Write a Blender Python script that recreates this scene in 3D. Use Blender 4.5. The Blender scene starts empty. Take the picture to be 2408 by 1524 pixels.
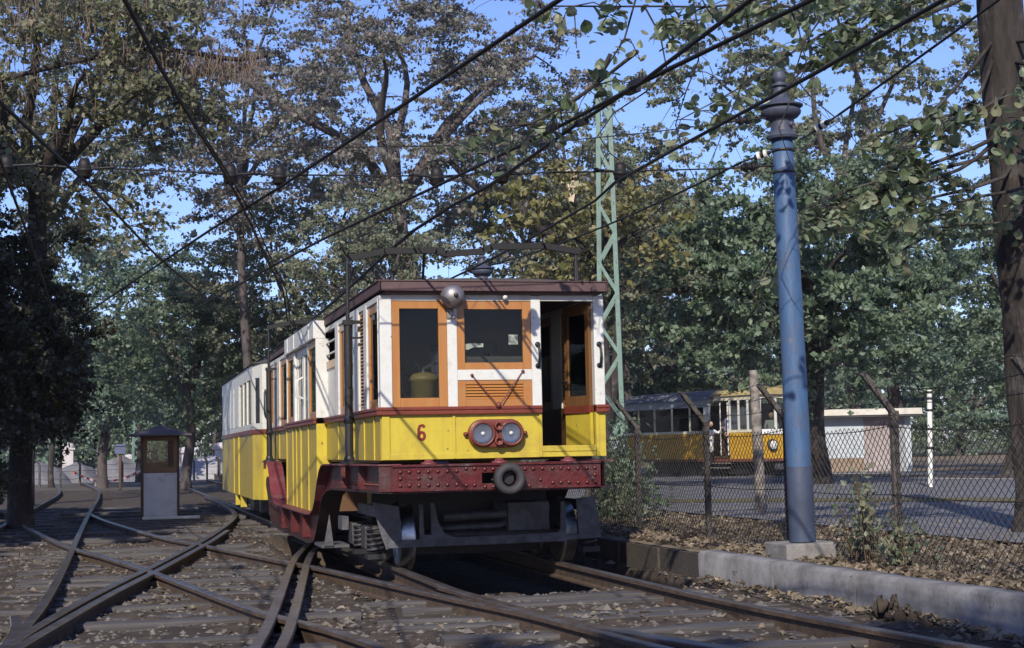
import bpy, math, random
import numpy as np
from mathutils import Vector, Matrix, noise
R = math.radians
random.seed(7)
SC = bpy.context.scene
COL = SC.collection

# ------------------------------------------------------------------ camera, sky, sun, exposure
cam_d = bpy.data.cameras.new('camera'); cam = bpy.data.objects.new('camera', cam_d); COL.objects.link(cam)
YAW, PITCH, ROLL = .2457, .0793, -.0202
f_ = Vector((math.sin(YAW)*math.cos(PITCH), math.cos(YAW)*math.cos(PITCH), math.sin(PITCH)))
r_ = f_.cross(Vector((0, 0, 1))).normalized(); u_ = r_.cross(f_)
r2 = r_*math.cos(ROLL)+u_*math.sin(ROLL); u2 = -r_*math.sin(ROLL)+u_*math.cos(ROLL)
cam.matrix_world = Matrix(((r2.x, u2.x, -f_.x, -3.452), (r2.y, u2.y, -f_.y, -14.507), (r2.z, u2.z, -f_.z, 1.10), (0, 0, 0, 1)))
cam_d.sensor_width = 36; cam_d.lens = 36*3676/2408; cam_d.clip_start = .1; cam_d.clip_end = 2000
SC.camera = cam
SUN_AZ, SUN_EL = 23, 33           # degrees left of the tram's front normal (-Y), and above the horizon
to_sun = Vector((-math.sin(R(SUN_AZ))*math.cos(R(SUN_EL)), -math.cos(R(SUN_AZ))*math.cos(R(SUN_EL)), math.sin(R(SUN_EL))))
W = bpy.data.worlds.new('World'); SC.world = W; W.use_nodes = True
nt = W.node_tree; bg = nt.nodes['Background']
sky = nt.nodes.new('ShaderNodeTexSky'); sky.sky_type = 'NISHITA'; sky.sun_disc = False
sky.sun_elevation = R(SUN_EL); sky.sun_rotation = R(180+SUN_AZ); sky.ozone_density = 7.0; sky.dust_density = .5; sky.air_density = 1.0
tint = nt.nodes.new('ShaderNodeMix'); tint.data_type = 'RGBA'; tint.blend_type = 'MULTIPLY'; tint.inputs[0].default_value = 1; tint.inputs[7].default_value = (1.01, .87, 1.0, 1)   # the film's violet-leaning blue
nt.links.new(sky.outputs[0], tint.inputs[6]); nt.links.new(tint.outputs[2], bg.inputs[0]); bg.inputs[1].default_value = .105
sl = bpy.data.lights.new('sun', 'SUN'); sl.energy = 3.25; sl.angle = R(.5); sl.color = (1, .925, .78)
so = bpy.data.objects.new('sun', sl); COL.objects.link(so)
so.rotation_euler = to_sun.to_track_quat('Z', 'Y').to_euler(); so.location = to_sun*60
SC.view_settings.view_transform = 'Standard'; SC.view_settings.look = 'None'
SC.view_settings.exposure = .82; SC.view_settings.gamma = 1; SC.view_settings.use_curve_mapping = False
SC.render.engine = 'CYCLES'
SC.cycles.max_bounces = 6; SC.cycles.diffuse_bounces = 3; SC.cycles.glossy_bounces = 3; SC.cycles.transparent_max_bounces = 10
SC.cycles.transmission_bounces = 3; SC.cycles.use_denoising = True; SC.cycles.denoiser = 'OPENIMAGEDENOISE'; SC.cycles.denoising_input_passes = 'RGB_ALBEDO_NORMAL'; SC.cycles.denoising_prefilter = 'ACCURATE'

# ------------------------------------------------------------------ materials
MATS = {}
def M(name, col, rough=.6, metal=0., col2=None, scale=4., stretch=(1, 1, 1), bump=.15, bscale=None, mix=(.35, .65), spec=.4, dirt=None, dscale=1.2, coat=0., chips=None, cscale=16.):
    if name in MATS: return MATS[name]
    m = bpy.data.materials.new(name); m.use_nodes = True
    n = m.node_tree.nodes; l = m.node_tree.links; b = n['Principled BSDF']
    b.inputs['Roughness'].default_value = rough; b.inputs['Metallic'].default_value = metal
    b.inputs['Specular IOR Level'].default_value = spec; b.inputs['Coat Weight'].default_value = coat
    tc = n.new('ShaderNodeTexCoord'); mp = n.new('ShaderNodeMapping'); mp.inputs['Scale'].default_value = stretch
    l.new(tc.outputs['Object'], mp.inputs[0])
    nz = n.new('ShaderNodeTexNoise'); nz.inputs['Scale'].default_value = scale; nz.inputs['Detail'].default_value = 6; nz.inputs['Roughness'].default_value = .65
    l.new(mp.outputs[0], nz.inputs[0])
    rp = n.new('ShaderNodeValToRGB'); e = rp.color_ramp.elements
    c2 = col2 or tuple(c*.72 for c in col)
    e[0].position = mix[0]; e[1].position = mix[1]; e[0].color = (*c2, 1); e[1].color = (*col, 1)
    l.new(nz.outputs[0], rp.inputs[0]); out = rp.outputs[0]
    if dirt:
        d = n.new('ShaderNodeTexNoise'); d.inputs['Scale'].default_value = dscale; d.inputs['Detail'].default_value = 8; d.inputs['Roughness'].default_value = .7
        l.new(tc.outputs['Object'], d.inputs[0])
        dr = n.new('ShaderNodeValToRGB'); dr.color_ramp.elements[0].position = .5; dr.color_ramp.elements[1].position = .72
        l.new(d.outputs[0], dr.inputs[0])
        mx = n.new('ShaderNodeMix'); mx.data_type = 'RGBA'; l.new(dr.outputs[0], mx.inputs[0]); l.new(out, mx.inputs[6]); mx.inputs[7].default_value = (*dirt, 1)
        out = mx.outputs[2]
    if chips:                                            # small flakes where the paint has come off
        d = n.new('ShaderNodeTexNoise'); d.inputs['Scale'].default_value = cscale; d.inputs['Detail'].default_value = 5; d.inputs['Roughness'].default_value = .6
        l.new(tc.outputs['Object'], d.inputs[0])
        dr = n.new('ShaderNodeValToRGB'); dr.color_ramp.elements[0].position = .665; dr.color_ramp.elements[1].position = .69
        l.new(d.outputs[0], dr.inputs[0])
        mx = n.new('ShaderNodeMix'); mx.data_type = 'RGBA'; l.new(dr.outputs[0], mx.inputs[0]); l.new(out, mx.inputs[6]); mx.inputs[7].default_value = (*chips, 1)
        out = mx.outputs[2]
    l.new(out, b.inputs['Base Color'])
    if bump:
        bz = n.new('ShaderNodeTexNoise'); bz.inputs['Scale'].default_value = bscale or scale*5; bz.inputs['Detail'].default_value = 5
        l.new(mp.outputs[0], bz.inputs[0])
        bp = n.new('ShaderNodeBump'); bp.inputs['Strength'].default_value = bump; bp.inputs['Distance'].default_value = .02
        l.new(bz.outputs[0], bp.inputs['Height']); l.new(bp.outputs[0], b.inputs['Normal'])
    MATS[name] = m; return m
def LEAF(name, stops, trans=.48, rough=.5):
    m = bpy.data.materials.new(name); m.use_nodes = True; n = m.node_tree.nodes; l = m.node_tree.links
    b = n['Principled BSDF']; b.inputs['Roughness'].default_value = rough; b.inputs['Specular IOR Level'].default_value = .6
    g = n.new('ShaderNodeNewGeometry'); rp = n.new('ShaderNodeValToRGB'); e = rp.color_ramp.elements
    rp.color_ramp.interpolation = 'LINEAR'
    while len(e) < len(stops): e.new(.5)
    for i, c in enumerate(stops): e[i].position = i/(len(stops)-1); e[i].color = (*c, 1)
    l.new(g.outputs['Random Per Island'], rp.inputs[0]); l.new(rp.outputs[0], b.inputs['Base Color'])
    t = n.new('ShaderNodeBsdfTranslucent'); l.new(rp.outputs[0], t.inputs[0])
    mx = n.new('ShaderNodeMixShader'); mx.inputs[0].default_value = trans
    l.new(b.outputs[0], mx.inputs[1]); l.new(t.outputs[0], mx.inputs[2]); l.new(mx.outputs[0], n['Material Output'].inputs[0])
    return m
def GLASS(name, tint=(.7, .75, .75), mixf=.12):
    m = bpy.data.materials.new(name); m.use_nodes = True; n = m.node_tree.nodes; l = m.node_tree.links
    n.remove(n['Principled BSDF']); tr = n.new('ShaderNodeBsdfTransparent'); tr.inputs[0].default_value = (*tint, 1)
    gl = n.new('ShaderNodeBsdfGlossy'); gl.inputs['Roughness'].default_value = .04
    fr = n.new('ShaderNodeFresnel'); fr.inputs[0].default_value = 1.27
    mx = n.new('ShaderNodeMixShader'); l.new(fr.outputs[0], mx.inputs[0]); l.new(tr.outputs[0], mx.inputs[1]); l.new(gl.outputs[0], mx.inputs[2])
    l.new(mx.outputs[0], n['Material Output'].inputs[0]); return m
yellow = M('yellow_paint', (.50, .395, .045), .36, col2=(.44, .345, .04), scale=3, stretch=(3, 3, .5), bump=.3, bscale=3.5, dirt=(.33, .23, .05), dscale=2.3, chips=(.16, .10, .05))
yellow_side = M('yellow_boards', (.48, .365, .045), .42, col2=(.30, .215, .032), scale=9, stretch=(1, 2.6, .12), bump=.5, bscale=14, dirt=(.36, .24, .035), dscale=1.6)
white = M('white_paint', (.62, .63, .62), .35, col2=(.53, .53, .52), scale=5, bump=.12, bscale=7, dirt=(.42, .39, .35), dscale=5, chips=(.25, .19, .13), cscale=13)
wood = M('varnished_wood', (.36, .17, .05), .32, col2=(.34, .13, .03), scale=14, stretch=(1, 1, .12), bump=.06, coat=.3)
woodh = M('varnished_wood_rail', (.34, .16, .05), .32, col2=(.34, .13, .03), scale=14, stretch=(.12, 1, 1), bump=.06, coat=.3)
dkwood = M('dark_interior_wood', (.12, .062, .03), .5, bump=.05)
waistm = M('oxblood_rail', (.17, .034, .02), .4, col2=(.13, .03, .02), scale=8, bump=.15)
maroon = M('maroon_steel', (.095, .012, .013), .36, col2=(.055, .010, .011), scale=7, bump=.35, dirt=(.075, .05, .05), dscale=3, chips=(.10, .085, .08), cscale=12)
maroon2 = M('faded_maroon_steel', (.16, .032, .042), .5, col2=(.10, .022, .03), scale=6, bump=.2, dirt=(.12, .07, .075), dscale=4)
roofm = M('brown_roof_paint', (.10, .058, .062), .6, bump=.2)
canvas = M('tarred_roof', (.07, .065, .07), .8, bump=.2)
steel = M('dark_iron', (.06, .06, .07), .5, metal=.3, col2=(.035, .03, .03), scale=8, bump=.25)
bogiem = M('grey_bogie_iron', (.12, .12, .14), .5, metal=.2, col2=(.06, .058, .065), scale=9, bump=.3)
shade_maroon = M('shade_maroon_steel', (.035, .014, .014), .6, col2=(.02, .012, .012), scale=6, bump=.2)  # maroon darkened to carry the shade under the drop frame
black = M('black_iron', (.02, .019, .022), .45, bump=.15)
bright = M('worn_bright_steel', (.42, .42, .45), .34, metal=1., col2=(.22, .21, .22), scale=12, bump=.04)
bellm = M('bell_metal', (.30, .29, .32), .5, metal=.7, col2=(.22, .2, .2), scale=9, bump=.1)
lampred = M('lamp_housing_paint', (.17, .045, .032), .4, col2=(.12, .03, .025), scale=9, bump=.15)
rubber = M('buffer_rubber', (.04, .037, .044), .7, bump=.25)
khaki = M('khaki_controller', (.22, .17, .06), .5, bump=.1)
six_m = M('dark_red_numeral', (.20, .02, .012), .5, bump=.05)
paper = M('white_paper', (.85, .86, .84), .8, bump=.02)
glass = GLASS('window_glass', (.8, .82, .80))
lampglass = GLASS('lamp_glass', (.9, .92, .95))
railm = M('rail_steel', (.20, .19, .21), .3, metal=.6, col2=(.10, .07, .05), scale=6, bump=.2)
railside = M('rusty_rail_side', (.10, .065, .045), .8, col2=(.05, .034, .026), scale=9, bump=.4)
sleeper_m = M('grey_weathered_sleeper', (.105, .098, .105), .7, col2=(.045, .04, .04), scale=10, stretch=(.12, 1, 1), bump=.7, bscale=30)
ballast_m = M('oily_ballast', (.085, .062, .045), .95, col2=(.026, .02, .017), scale=7, bump=.9, bscale=38, dirt=(.03, .024, .02), dscale=.9)
bank_m = M('bank_soil', (.22, .17, .115), .95, col2=(.10, .075, .05), scale=6, bump=.8, bscale=30)
road_m = M('asphalt_road', (.16, .16, .18), .85, col2=(.11, .11, .125), scale=2, bump=.3, bscale=60)
grass_m = M('verge_ground', (.10, .11, .04), .95, col2=(.13, .09, .05), scale=4, bump=.8, bscale=40)
pale_m = M('pale_gravel', (.34, .33, .33), .9, col2=(.25, .24, .24), scale=3, bump=.5, bscale=30)
conc = M('stained_concrete', (.27, .265, .275), .85, col2=(.12, .115, .12), scale=2.6, stretch=(1, 1, .8), bump=.25, bscale=45, dirt=(.075, .068, .062), dscale=2.4, chips=(.06, .055, .045), cscale=7)
conc2 = M('grey_concrete', (.25, .24, .24), .85, col2=(.14, .13, .13), scale=6, bump=.4, bscale=30)
darkwall = M('dark_wall_and_shade', (.07, .06, .055), .9, bump=.5)  # dark edges, and the tram's shadow on the kerb wall as colour
bluem = M('blue_pole_paint', (.055, .115, .235), .5, col2=(.04, .08, .165), scale=5, stretch=(2, 2, .5), bump=.2, dirt=(.075, .085, .13), dscale=3.2, chips=(.13, .12, .12), cscale=9)
bluegrey = M('blue_grey_finial_paint', (.06, .07, .11), .55, col2=(.042, .046, .07), scale=7, bump=.2)
greenm = M('pale_green_mast_paint', (.15, .235, .205), .6, col2=(.11, .175, .155), scale=7, bump=.15, dirt=(.10, .13, .11), dscale=4)
postm = M('weathered_concrete_post', (.095, .083, .076), .9, col2=(.045, .04, .037), scale=9, bump=.5)
wirem = M('black_wire', (.012, .011, .012), .6, bump=0)
meshwire = M('dark_fence_wire', (.035, .032, .03), .6, metal=.2, bump=0)
porc = M('porcelain', (.75, .74, .70), .25, bump=0)
insm = M('dark_insulator', (.012, .010, .010), .6, bump=.05)
barkm = M('tree_bark', (.11, .092, .09), .95, col2=(.055, .046, .044), scale=7, stretch=(1.5, 1.5, .35), bump=1., bscale=22)
barkd = M('dark_bark', (.042, .034, .031), .95, col2=(.018, .015, .014), dirt=(.10, .09, .086), dscale=2.6, scale=7, stretch=(1.5, 1.5, .35), bump=1., bscale=22)
palewood = M('split_pale_wood', (.62, .50, .36), .8, col2=(.42, .30, .20), scale=9, stretch=(1, 1, .2), bump=.3)

# ------------------------------------------------------------------ mesh helpers
class MB:
    def __init__(s): s.v = []; s.f = []; s.sm = []
    def add(s, vs, fs, smooth=False):
        o = len(s.v); s.v += [tuple(v) for v in vs]
        s.f += [tuple(i+o for i in f) for f in fs]; s.sm += [smooth]*len(fs); return s
    def box(s, x0, x1, y0, y1, z0, z1):
        vs = [(x, y, z) for z in (z0, z1) for y in (y0, y1) for x in (x0, x1)]
        return s.add(vs, [(0, 2, 3, 1), (4, 5, 7, 6), (0, 1, 5, 4), (2, 6, 7, 3), (0, 4, 6, 2), (1, 3, 7, 5)])
    def bar(s, a, b, w, h, up=(0, 0, 1)):
        a = Vector(a); b = Vector(b); d = (b-a).normalized(); up = Vector(up)
        if abs(d.dot(up)) > .98: up = Vector((1, 0, 0))
        x = d.cross(up).normalized()*w/2; y = x.cross(d).normalized()*h/2
        vs = [p+sx*x+sy*y for p in (a, b) for sy in (-1, 1) for sx in (-1, 1)]
        return s.add(vs, [(0, 2, 3, 1), (4, 5, 7, 6), (0, 1, 5, 4), (2, 6, 7, 3), (0, 4, 6, 2), (1, 3, 7, 5)])
    def tube(s, pts, r, n=8, cap=True):
        pts = [Vector(p) for p in pts]; k = len(pts); rs = r if isinstance(r, (list, tuple)) else [r]*k
        T = [(pts[min(i+1, k-1)]-pts[max(i-1, 0)]).normalized() for i in range(k)]
        ref = Vector((0, 0, 1)) if abs(T[0].z) < .9 else Vector((1, 0, 0))
        nx = T[0].cross(ref).normalized(); vs = []
        for i in range(k):
            nx = (nx-T[i]*nx.dot(T[i])).normalized(); ny = T[i].cross(nx)
            for j in range(n):
                a = 2*math.pi*j/n; vs.append(pts[i]+(nx*math.cos(a)+ny*math.sin(a))*rs[i])
        fs = [(i*n+j, i*n+(j+1) % n, (i+1)*n+(j+1) % n, (i+1)*n+j) for i in range(k-1) for j in range(n)]
        s.add(vs, fs, True)
        if cap: s.add([vs[j] for j in range(n)], [tuple(range(n))[::-1]]); s.add([vs[(k-1)*n+j] for j in range(n)], [tuple(range(n))])
        return s
    def lathe(s, prof, c=(0, 0, 0), axis='z', n=24, smooth=True):
        vs = []; k = len(prof); c = Vector(c)
        for r, h in prof:
            for j in range(n):
                a = 2*math.pi*j/n; p = (r*math.cos(a), r*math.sin(a), h)
                if axis == 'y': p = (p[0], h, p[1])
                if axis == 'x': p = (h, p[0], p[1])
                vs.append(c+Vector(p))
        fs = [(i*n+j, i*n+(j+1) % n, (i+1)*n+(j+1) % n, (i+1)*n+j) for i in range(k-1) for j in range(n)]
        s.add(vs, fs, smooth)
        return s
    def prism(s, poly, lo, hi, axis='x'):
        def P(a, b, h): return {'x': (h, a, b), 'y': (a, h, b), 'z': (a, b, h)}[axis]
        n = len(poly); vs = [P(a, b, lo) for a, b in poly]+[P(a, b, hi) for a, b in poly]
        return s.add(vs, [tuple(range(n))[::-1], tuple(range(n, 2*n))]+[(i, (i+1) % n, n+(i+1) % n, n+i) for i in range(n)])
    def ribbon(s, path, lo, hi, t, axis='x'):            # a bent plate following a 2-D path
        n = len(path); nor = []
        for i in range(n):
            a = path[max(i-1, 0)]; b = path[min(i+1, n-1)]; d = Vector((b[0]-a[0], b[1]-a[1])).normalized(); nor.append((-d.y*t, d.x*t))
        for i in range(n-1):
            q = [path[i], path[i+1], (path[i+1][0]+nor[i+1][0], path[i+1][1]+nor[i+1][1]), (path[i][0]+nor[i][0], path[i][1]+nor[i][1])]
            s.prism(q, lo, hi, axis)
        return s
    def build(s, name, mat, parent=None, bevel=0., kind=None, label=None):
        me = bpy.data.meshes.new(name); me.from_pydata(s.v, [], s.f); me.materials.append(mat)
        me.polygons.foreach_set('use_smooth', s.sm); me.validate(); me.update()
        import bmesh
        bm = bmesh.new(); bm.from_mesh(me); bmesh.ops.recalc_face_normals(bm, faces=bm.faces); bm.to_mesh(me); bm.free()
        o = bpy.data.objects.new(name, me); COL.objects.link(o)
        if parent: attach(o, parent)
        if bevel:
            b = o.modifiers.new('bevel', 'BEVEL'); b.width = bevel; b.segments = 2; b.limit_method = 'ANGLE'; b.angle_limit = R(40)
        if kind: o['kind'] = kind
        if label: o['label'] = label
        return o
def wmat(o):
    m = Matrix.LocRotScale(o.location, o.rotation_euler, o.scale)
    return wmat(o.parent) @ o.matrix_parent_inverse @ m if o.parent else m
def attach(o, parent):                                   # the mesh keeps its world coordinates
    o.parent = parent; o.matrix_parent_inverse = wmat(parent).inverted()
def tag(o, label, cat, group=None):
    o['label'] = label; o['category'] = cat
    if group: o['group'] = group
    return o
def thing(name, label, cat, loc, group=None, rz=0.):
    o = bpy.data.objects.new(name, None); o.empty_display_size = .2; COL.objects.link(o)
    o.location = loc; o.rotation_euler = (0, 0, rz); return tag(o, label, cat, group)
def local(o, parent):                                    # the mesh is in the parent's own coordinates
    o.parent = parent; return o
def struct(name):
    o = bpy.data.objects.new(name, None); COL.objects.link(o); o['kind'] = 'structure'; return o
def dup(root, loc, rz=None, label=None, group=None, scale=None):
    m = {}
    def cp(o, par):
        c = o.copy(); COL.objects.link(c)
        if par: c.parent = par
        for ch in list(o.children): cp(ch, c)
        return c
    r = cp(root, None); r.location = loc
    if rz is not None: r.rotation_euler = (0, 0, rz)
    if scale: r.scale = scale
    if label: r['label'] = label
    if group: r['group'] = group
    return r
def fast_mesh(name, V, F, mat, parent=None, smooth=False, kind=None):   # V (n,3), F (m,k) numpy
    me = bpy.data.meshes.new(name); k = F.shape[1]
    me.vertices.add(len(V)); me.vertices.foreach_set('co', np.asarray(V, np.float32).ravel())
    me.loops.add(F.size); me.loops.foreach_set('vertex_index', F.astype(np.int32).ravel())
    me.polygons.add(len(F)); me.polygons.foreach_set('loop_start', np.arange(len(F), dtype=np.int32)*k)
    me.polygons.foreach_set('use_smooth', np.full(len(F), smooth)); me.materials.append(mat); me.update(calc_edges=True)
    o = bpy.data.objects.new(name, me); COL.objects.link(o)
    if parent: attach(o, parent)
    if kind: o['kind'] = kind
    return o
def smooth_path(pts, step=.4):
    P = [Vector((*p, 0)) if len(p) == 2 else Vector(p) for p in pts]; out = []
    for i in range(len(P)-1):
        p0, p1, p2, p3 = P[max(i-1, 0)], P[i], P[i+1], P[min(i+2, len(P)-1)]
        n = max(1, int((p2-p1).length/step))
        for k in range(n):
            t = k/n; out.append(.5*((2*p1)+(p2-p0)*t+(2*p0-5*p1+4*p2-p3)*t*t+(3*p1-p0-3*p2+p3)*t**3))
    out.append(P[-1]); return out

ZR, ZG, ZB = -.06, -.185, .06        # rail top, yard ground, raised bank on the right
# ------------------------------------------------------------------ ground
def wall_x(y): return 1.85-.052*(y+.5) if y < -.5 else 1.85-.02*(y+.5)      # face of the kerb wall
def grid(name, xs, ys, zf, mat, kind='structure'):
    V = np.array([(x, y, zf(x, y)) for y in ys for x in xs]); nx = len(xs)
    F = np.array([(j*nx+i, j*nx+i+1, (j+1)*nx+i+1, (j+1)*nx+i) for j in range(len(ys)-1) for i in range(nx-1)])
    return fast_mesh(name, V, F, mat, smooth=True, kind=kind)
def in_shade_pit(x, y): return -1.35 < x < 1.75 and -.95 < y < 9.5  # pit added under the tram so the ground there falls into shade
def zball(x, y):
    z = ZG+.03*noise.noise((x*1.3, y*1.3, 0))+.034*noise.noise((x*4, y*4, 3))+.018*noise.noise((x*11, y*11, 8))
    if in_shade_pit(x, y): z = -.62+.02*noise.noise((x*3, y*3, 1))
    return z
xs = [-30, -20, -14, -10]+[-8+.09*i for i in range(int(10.6/.09))]+[2.6]
ys = [-40, -25, -14]+[-11+.09*i for i in range(int(24/.09))]+[13.2+1.3**i*.25-.25 for i in range(1, 18)]+[60, 90]
ys = sorted(set([y for y in ys if y < 45]+[46]))
grid('ballast_ground', xs, ys, zball, ballast_m)
b = MB(); b.add([(-400, 46, ZG-.02), (1.2, 46, ZG-.02), (1.2, 600, ZG-.02), (-400, 600, ZG-.02)], [(0, 1, 2, 3)])
b.add([(-400, -60, ZG-.02), (-30, -60, ZG-.02), (-30, 46, ZG-.02), (-400, 46, ZG-.02)], [(0, 1, 2, 3)])
b.add([(-30, -60, ZG-.02), (2, -60, ZG-.02), (2, -40, ZG-.02), (-30, -40, ZG-.02)], [(0, 1, 2, 3)])
b.build('yard_ground', M('dark_yard_soil', (.11, .09, .07), .95, col2=(.06, .05, .04), scale=3, bump=.6, bscale=20), kind='structure')
# raised bank right of the kerb wall, out to the horizon
def zbank(x, y): return ZB+.02*noise.noise((x*1.5, y*1.5, 5))+.012*noise.noise((x*6, y*6, 2))
bx = [.0+.12*i for i in range(44)]+[5.6, 6.4, 8, 12, 20, 40, 90, 250, 600]
by = [-60, -30, -14]+[-10+.14*i for i in range(160)]+[13, 16, 20, 30, 45, 70, 110, 200, 600]
V = np.array([(wall_x(max(min(y, 14), -14))+.12+x, y, zbank(x, y)) for y in by for x in bx]); nx = len(bx)
F = np.array([(j*nx+i, j*nx+i+1, (j+1)*nx+i+1, (j+1)*nx+i) for j in range(len(by)-1) for i in range(nx-1)])
fast_mesh('bank_ground', V, F, bank_m, smooth=True, kind='structure')
b = MB(); b.add([(1.35, 14, -.3), (1.35, 600, -.3), (1.35, 600, ZB), (1.35, 14, ZB)], [(0, 1, 2, 3)]); b.build('bank_edge', darkwall, kind='structure')
# road beyond the fence, verge strips
def sheet(name, pts, z, mat): MB().add([(x, y, z) for x, y in pts], [tuple(range(len(pts)))]).build(name, mat, kind='structure')
sheet('asphalt_road', [(5.2, -14), (40, -34), (60, -10), (24, 24), (9.5, 60), (5.0, 60), (4.6, 9)], ZB+.045, road_m)
sheet('grass_verge', [(5.0, 13.6), (4.9, 11.8), (8.6, 9.2), (20, -3), (21, -2.4), (9.2, 10.8)], ZB+.053, grass_m)
sheet('tram_trackbed', [(12.2, 70), (16.2, 22.5), (30, -12), (33, -9), (19.2, 24), (15.4, 70)], ZB+.051, pale_m)
sheet('pale_field', [(-40, 67), (.9, 67), (.9, 130), (-40, 130)], ZG-.012, pale_m)
sheet('far_field', [(12, 75), (140, 75), (140, 200), (12, 200)], ZB+.03, grass_m)

# ------------------------------------------------------------------ kerb wall
wr = struct('kerb_wall')
ysegs = [-11, -8.2, -5.9, -3.4, -2.0, -.42]
for a, c in zip(ysegs[:-1], ysegs[1:]):
    m = MB(); n = 10; pts = []
    for i in range(n+1):
        y = a+.012+(c-a-.024)*i/n; x = wall_x(y); w = .02*noise.noise((y*2, 1, 1))
        pts.append([(x+w*.5+.012*noise.noise((y*4, 3, 0)), y, -.24), (x+w*.4, y, .06), (x+.03, y, .095+.012*noise.noise((y*3, 0, 7))), (x+.2, y, .095+.012*noise.noise((y*3, 5, 7))), (x+.2, y, -.24)])
    vs = [p for r in pts for p in r]
    m.add(vs, [(i*5+k, i*5+k+1, (i+1)*5+k+1, (i+1)*5+k) for i in range(n) for k in range(4)], True)
    m.add(pts[0], [(0, 1, 2, 3, 4)]); m.add(pts[-1], [(4, 3, 2, 1, 0)])
    attach(m.build('wall_block', conc), wr)
m = MB()
for i in range(12): m.box(wall_x(i*1.25)+.07, wall_x(i*1.25)+.22, -.41+i*1.25, -.415+(i+1)*1.25, -.7, .05+.01*random.random())
attach(m.build('shade_dark_wall_block', darkwall), wr)  # wall carried on past the concrete, tram shadow put into its colour

# ------------------------------------------------------------------ railway track
tr = struct('railway_track')
RAILS = [0]
def rail(path, guard=0., name='rail', straight=False):
    RAILS[0] += 1; dz = -.0011*(RAILS[0] % 9)
    P = [Vector((x, y, 0)) for x, y in path] if straight else smooth_path(path, .35); k = len(P)
    prof = [(-.034, 0), (.034, 0), (.039, -.007), (.039, -.034), (.012, -.044), (.012, -.13), (.06, -.142), (.06, -.16), (-.06, -.16), (-.06, -.142), (-.012, -.13), (-.012, -.044), (-.039, -.034), (-.039, -.007)]
    m = MB(); g = MB(); n = len(prof); vs = []
    for i in range(k):
        t = (P[min(i+1, k-1)]-P[max(i-1, 0)]).normalized(); nx = Vector((t.y, -t.x, 0))
        for a, h in prof: vs.append(P[i]+nx*(a+guard)+Vector((0, 0, ZR+h+dz)))
    side = [(i*n+j, i*n+(j+1) % n, (i+1)*n+(j+1) % n, (i+1)*n+j) for i in range(k-1) for j in range(n)]
    caps = [tuple(range(n))[::-1], tuple((k-1)*n+j for j in range(n))]
    m.add(vs, side+caps); o = m.build(name, railside, tr)
    o.data.materials.append(railm)
    for p in o.data.polygons:
        if p.center.z > ZR-.02 : p.material_index = 1
    return o
RL = [(-1.25, 60), (-1.02, 22), (-.96, 13), (-.88, 9), (-.79, 3), (-.77, 0), (-.74, -2), (-.6, -3.6), (-.45, -4.8), (-.2, -5.7), (.15, -6.8), (1.0, -9)]
RR = [(.42, 60), (.66, 22), (.72, 13), (.80, 9), (.87, 3), (.89, 0), (.91, -2.5), (.98, -4.2), (1.1, -5.5), (1.25, -6.8), (1.6, -9)]
rail(RL); rail(RR)
rail([(-4.14, -4.1), (-4.0, -2.9), (-3.68, -.66), (-3.18, 2.3), (-2.84, 4.4), (-2.41, 7.15), (-2.0, 10.06), (-1.65, 12.85), (-1.38, 15.46), (-1.2, 18.8), (-1.14, 24.7), (-1.2, 30)])
rail([(-4.16, -4.3), (-3.96, -2.9), (-3.62, -.66), (-3.12, 2.3), (-2.78, 4.4), (-2.35, 7.15), (-1.94, 10.06)], guard=.075, name='check_rail')
rail([(-4.15, -9), (-4.12, -4), (-4.06, -1.2), (-4.05, 3), (-4.08, 11), (-4.1, 20), (-4.1, 34), (-4.3, 44), (-5.2, 60)])
rail([(-5.75, -9), (-5.6, 3), (-5.5, 11), (-5.45, 18), (-5.42, 27), (-5.4, 36), (-5.6, 44), (-6.4, 60)])
rail([(-5.3, 17.8), (-5.16, 15.6), (-5.02, 13.6), (-4.19, 7.44), (-3.6, 4.4), (-3.18, 2.05), (-2.91, .3), (-2.44, -2.7), (-2.11, -4.0), (-1.75, -6), (-1.1, -9)])
rail([(-4.12, 19.6), (-3.69, 15.01), (-2.92, 8.98), (-2.43, 6.4), (-1.69, 2.53), (-1.45, 1.3), (-1.10, -.94), (-.87, -2.35), (-.64, -3.6), (-.5, -4.8), (-.36, -6), (.2, -9)])
rail([(-3.35, -9), (-2.68, -4.93), (-2.35, -2.67), (-1.63, 2.72), (-1.09, 5.96), (-.2, 11.5), (.3, 15), (.62, 19)])
rail([(-3.29, -9), (-2.60, -4.93), (-2.27, -2.67), (-1.55, 2.72), (-1.2, 4.9)], guard=.075, name='check_rail')
rail([(-4.19, -5.2), (-4.15, -4.0), (-4.16, -3.0), (-4.22, -2.2)], name='check_rail')
rail([(-.72, -1.2), (-.62, -2.4), (-.52, -3.6), (-.3, -4.9), (.1, -6.2), (1.0, -8.6)], guard=.07, name='check_rail')
proto_s = []
for q in range(5):
    m = MB(); n = 9; vs = []
    for i in range(n+1):
        x = i/n; j = [random.uniform(-.006, .006) for _ in range(4)]
        vs += [(x, -.11+j[0], -.15), (x, -.108+j[0], .0+j[1]), (x, .108+j[2], .0+j[3]), (x, .11+j[2], -.15)]
    m.add(vs, [(i*4+k, i*4+(k+1) % 4, (i+1)*4+(k+1) % 4, (i+1)*4+k) for i in range(n) for k in range(4)]+[(0, 1, 2, 3), (n*4+3, n*4+2, n*4+1, n*4)])
    o = m.build('sleeper', sleeper_m); proto_s.append(o.data); bpy.data.objects.remove(o)
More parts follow.
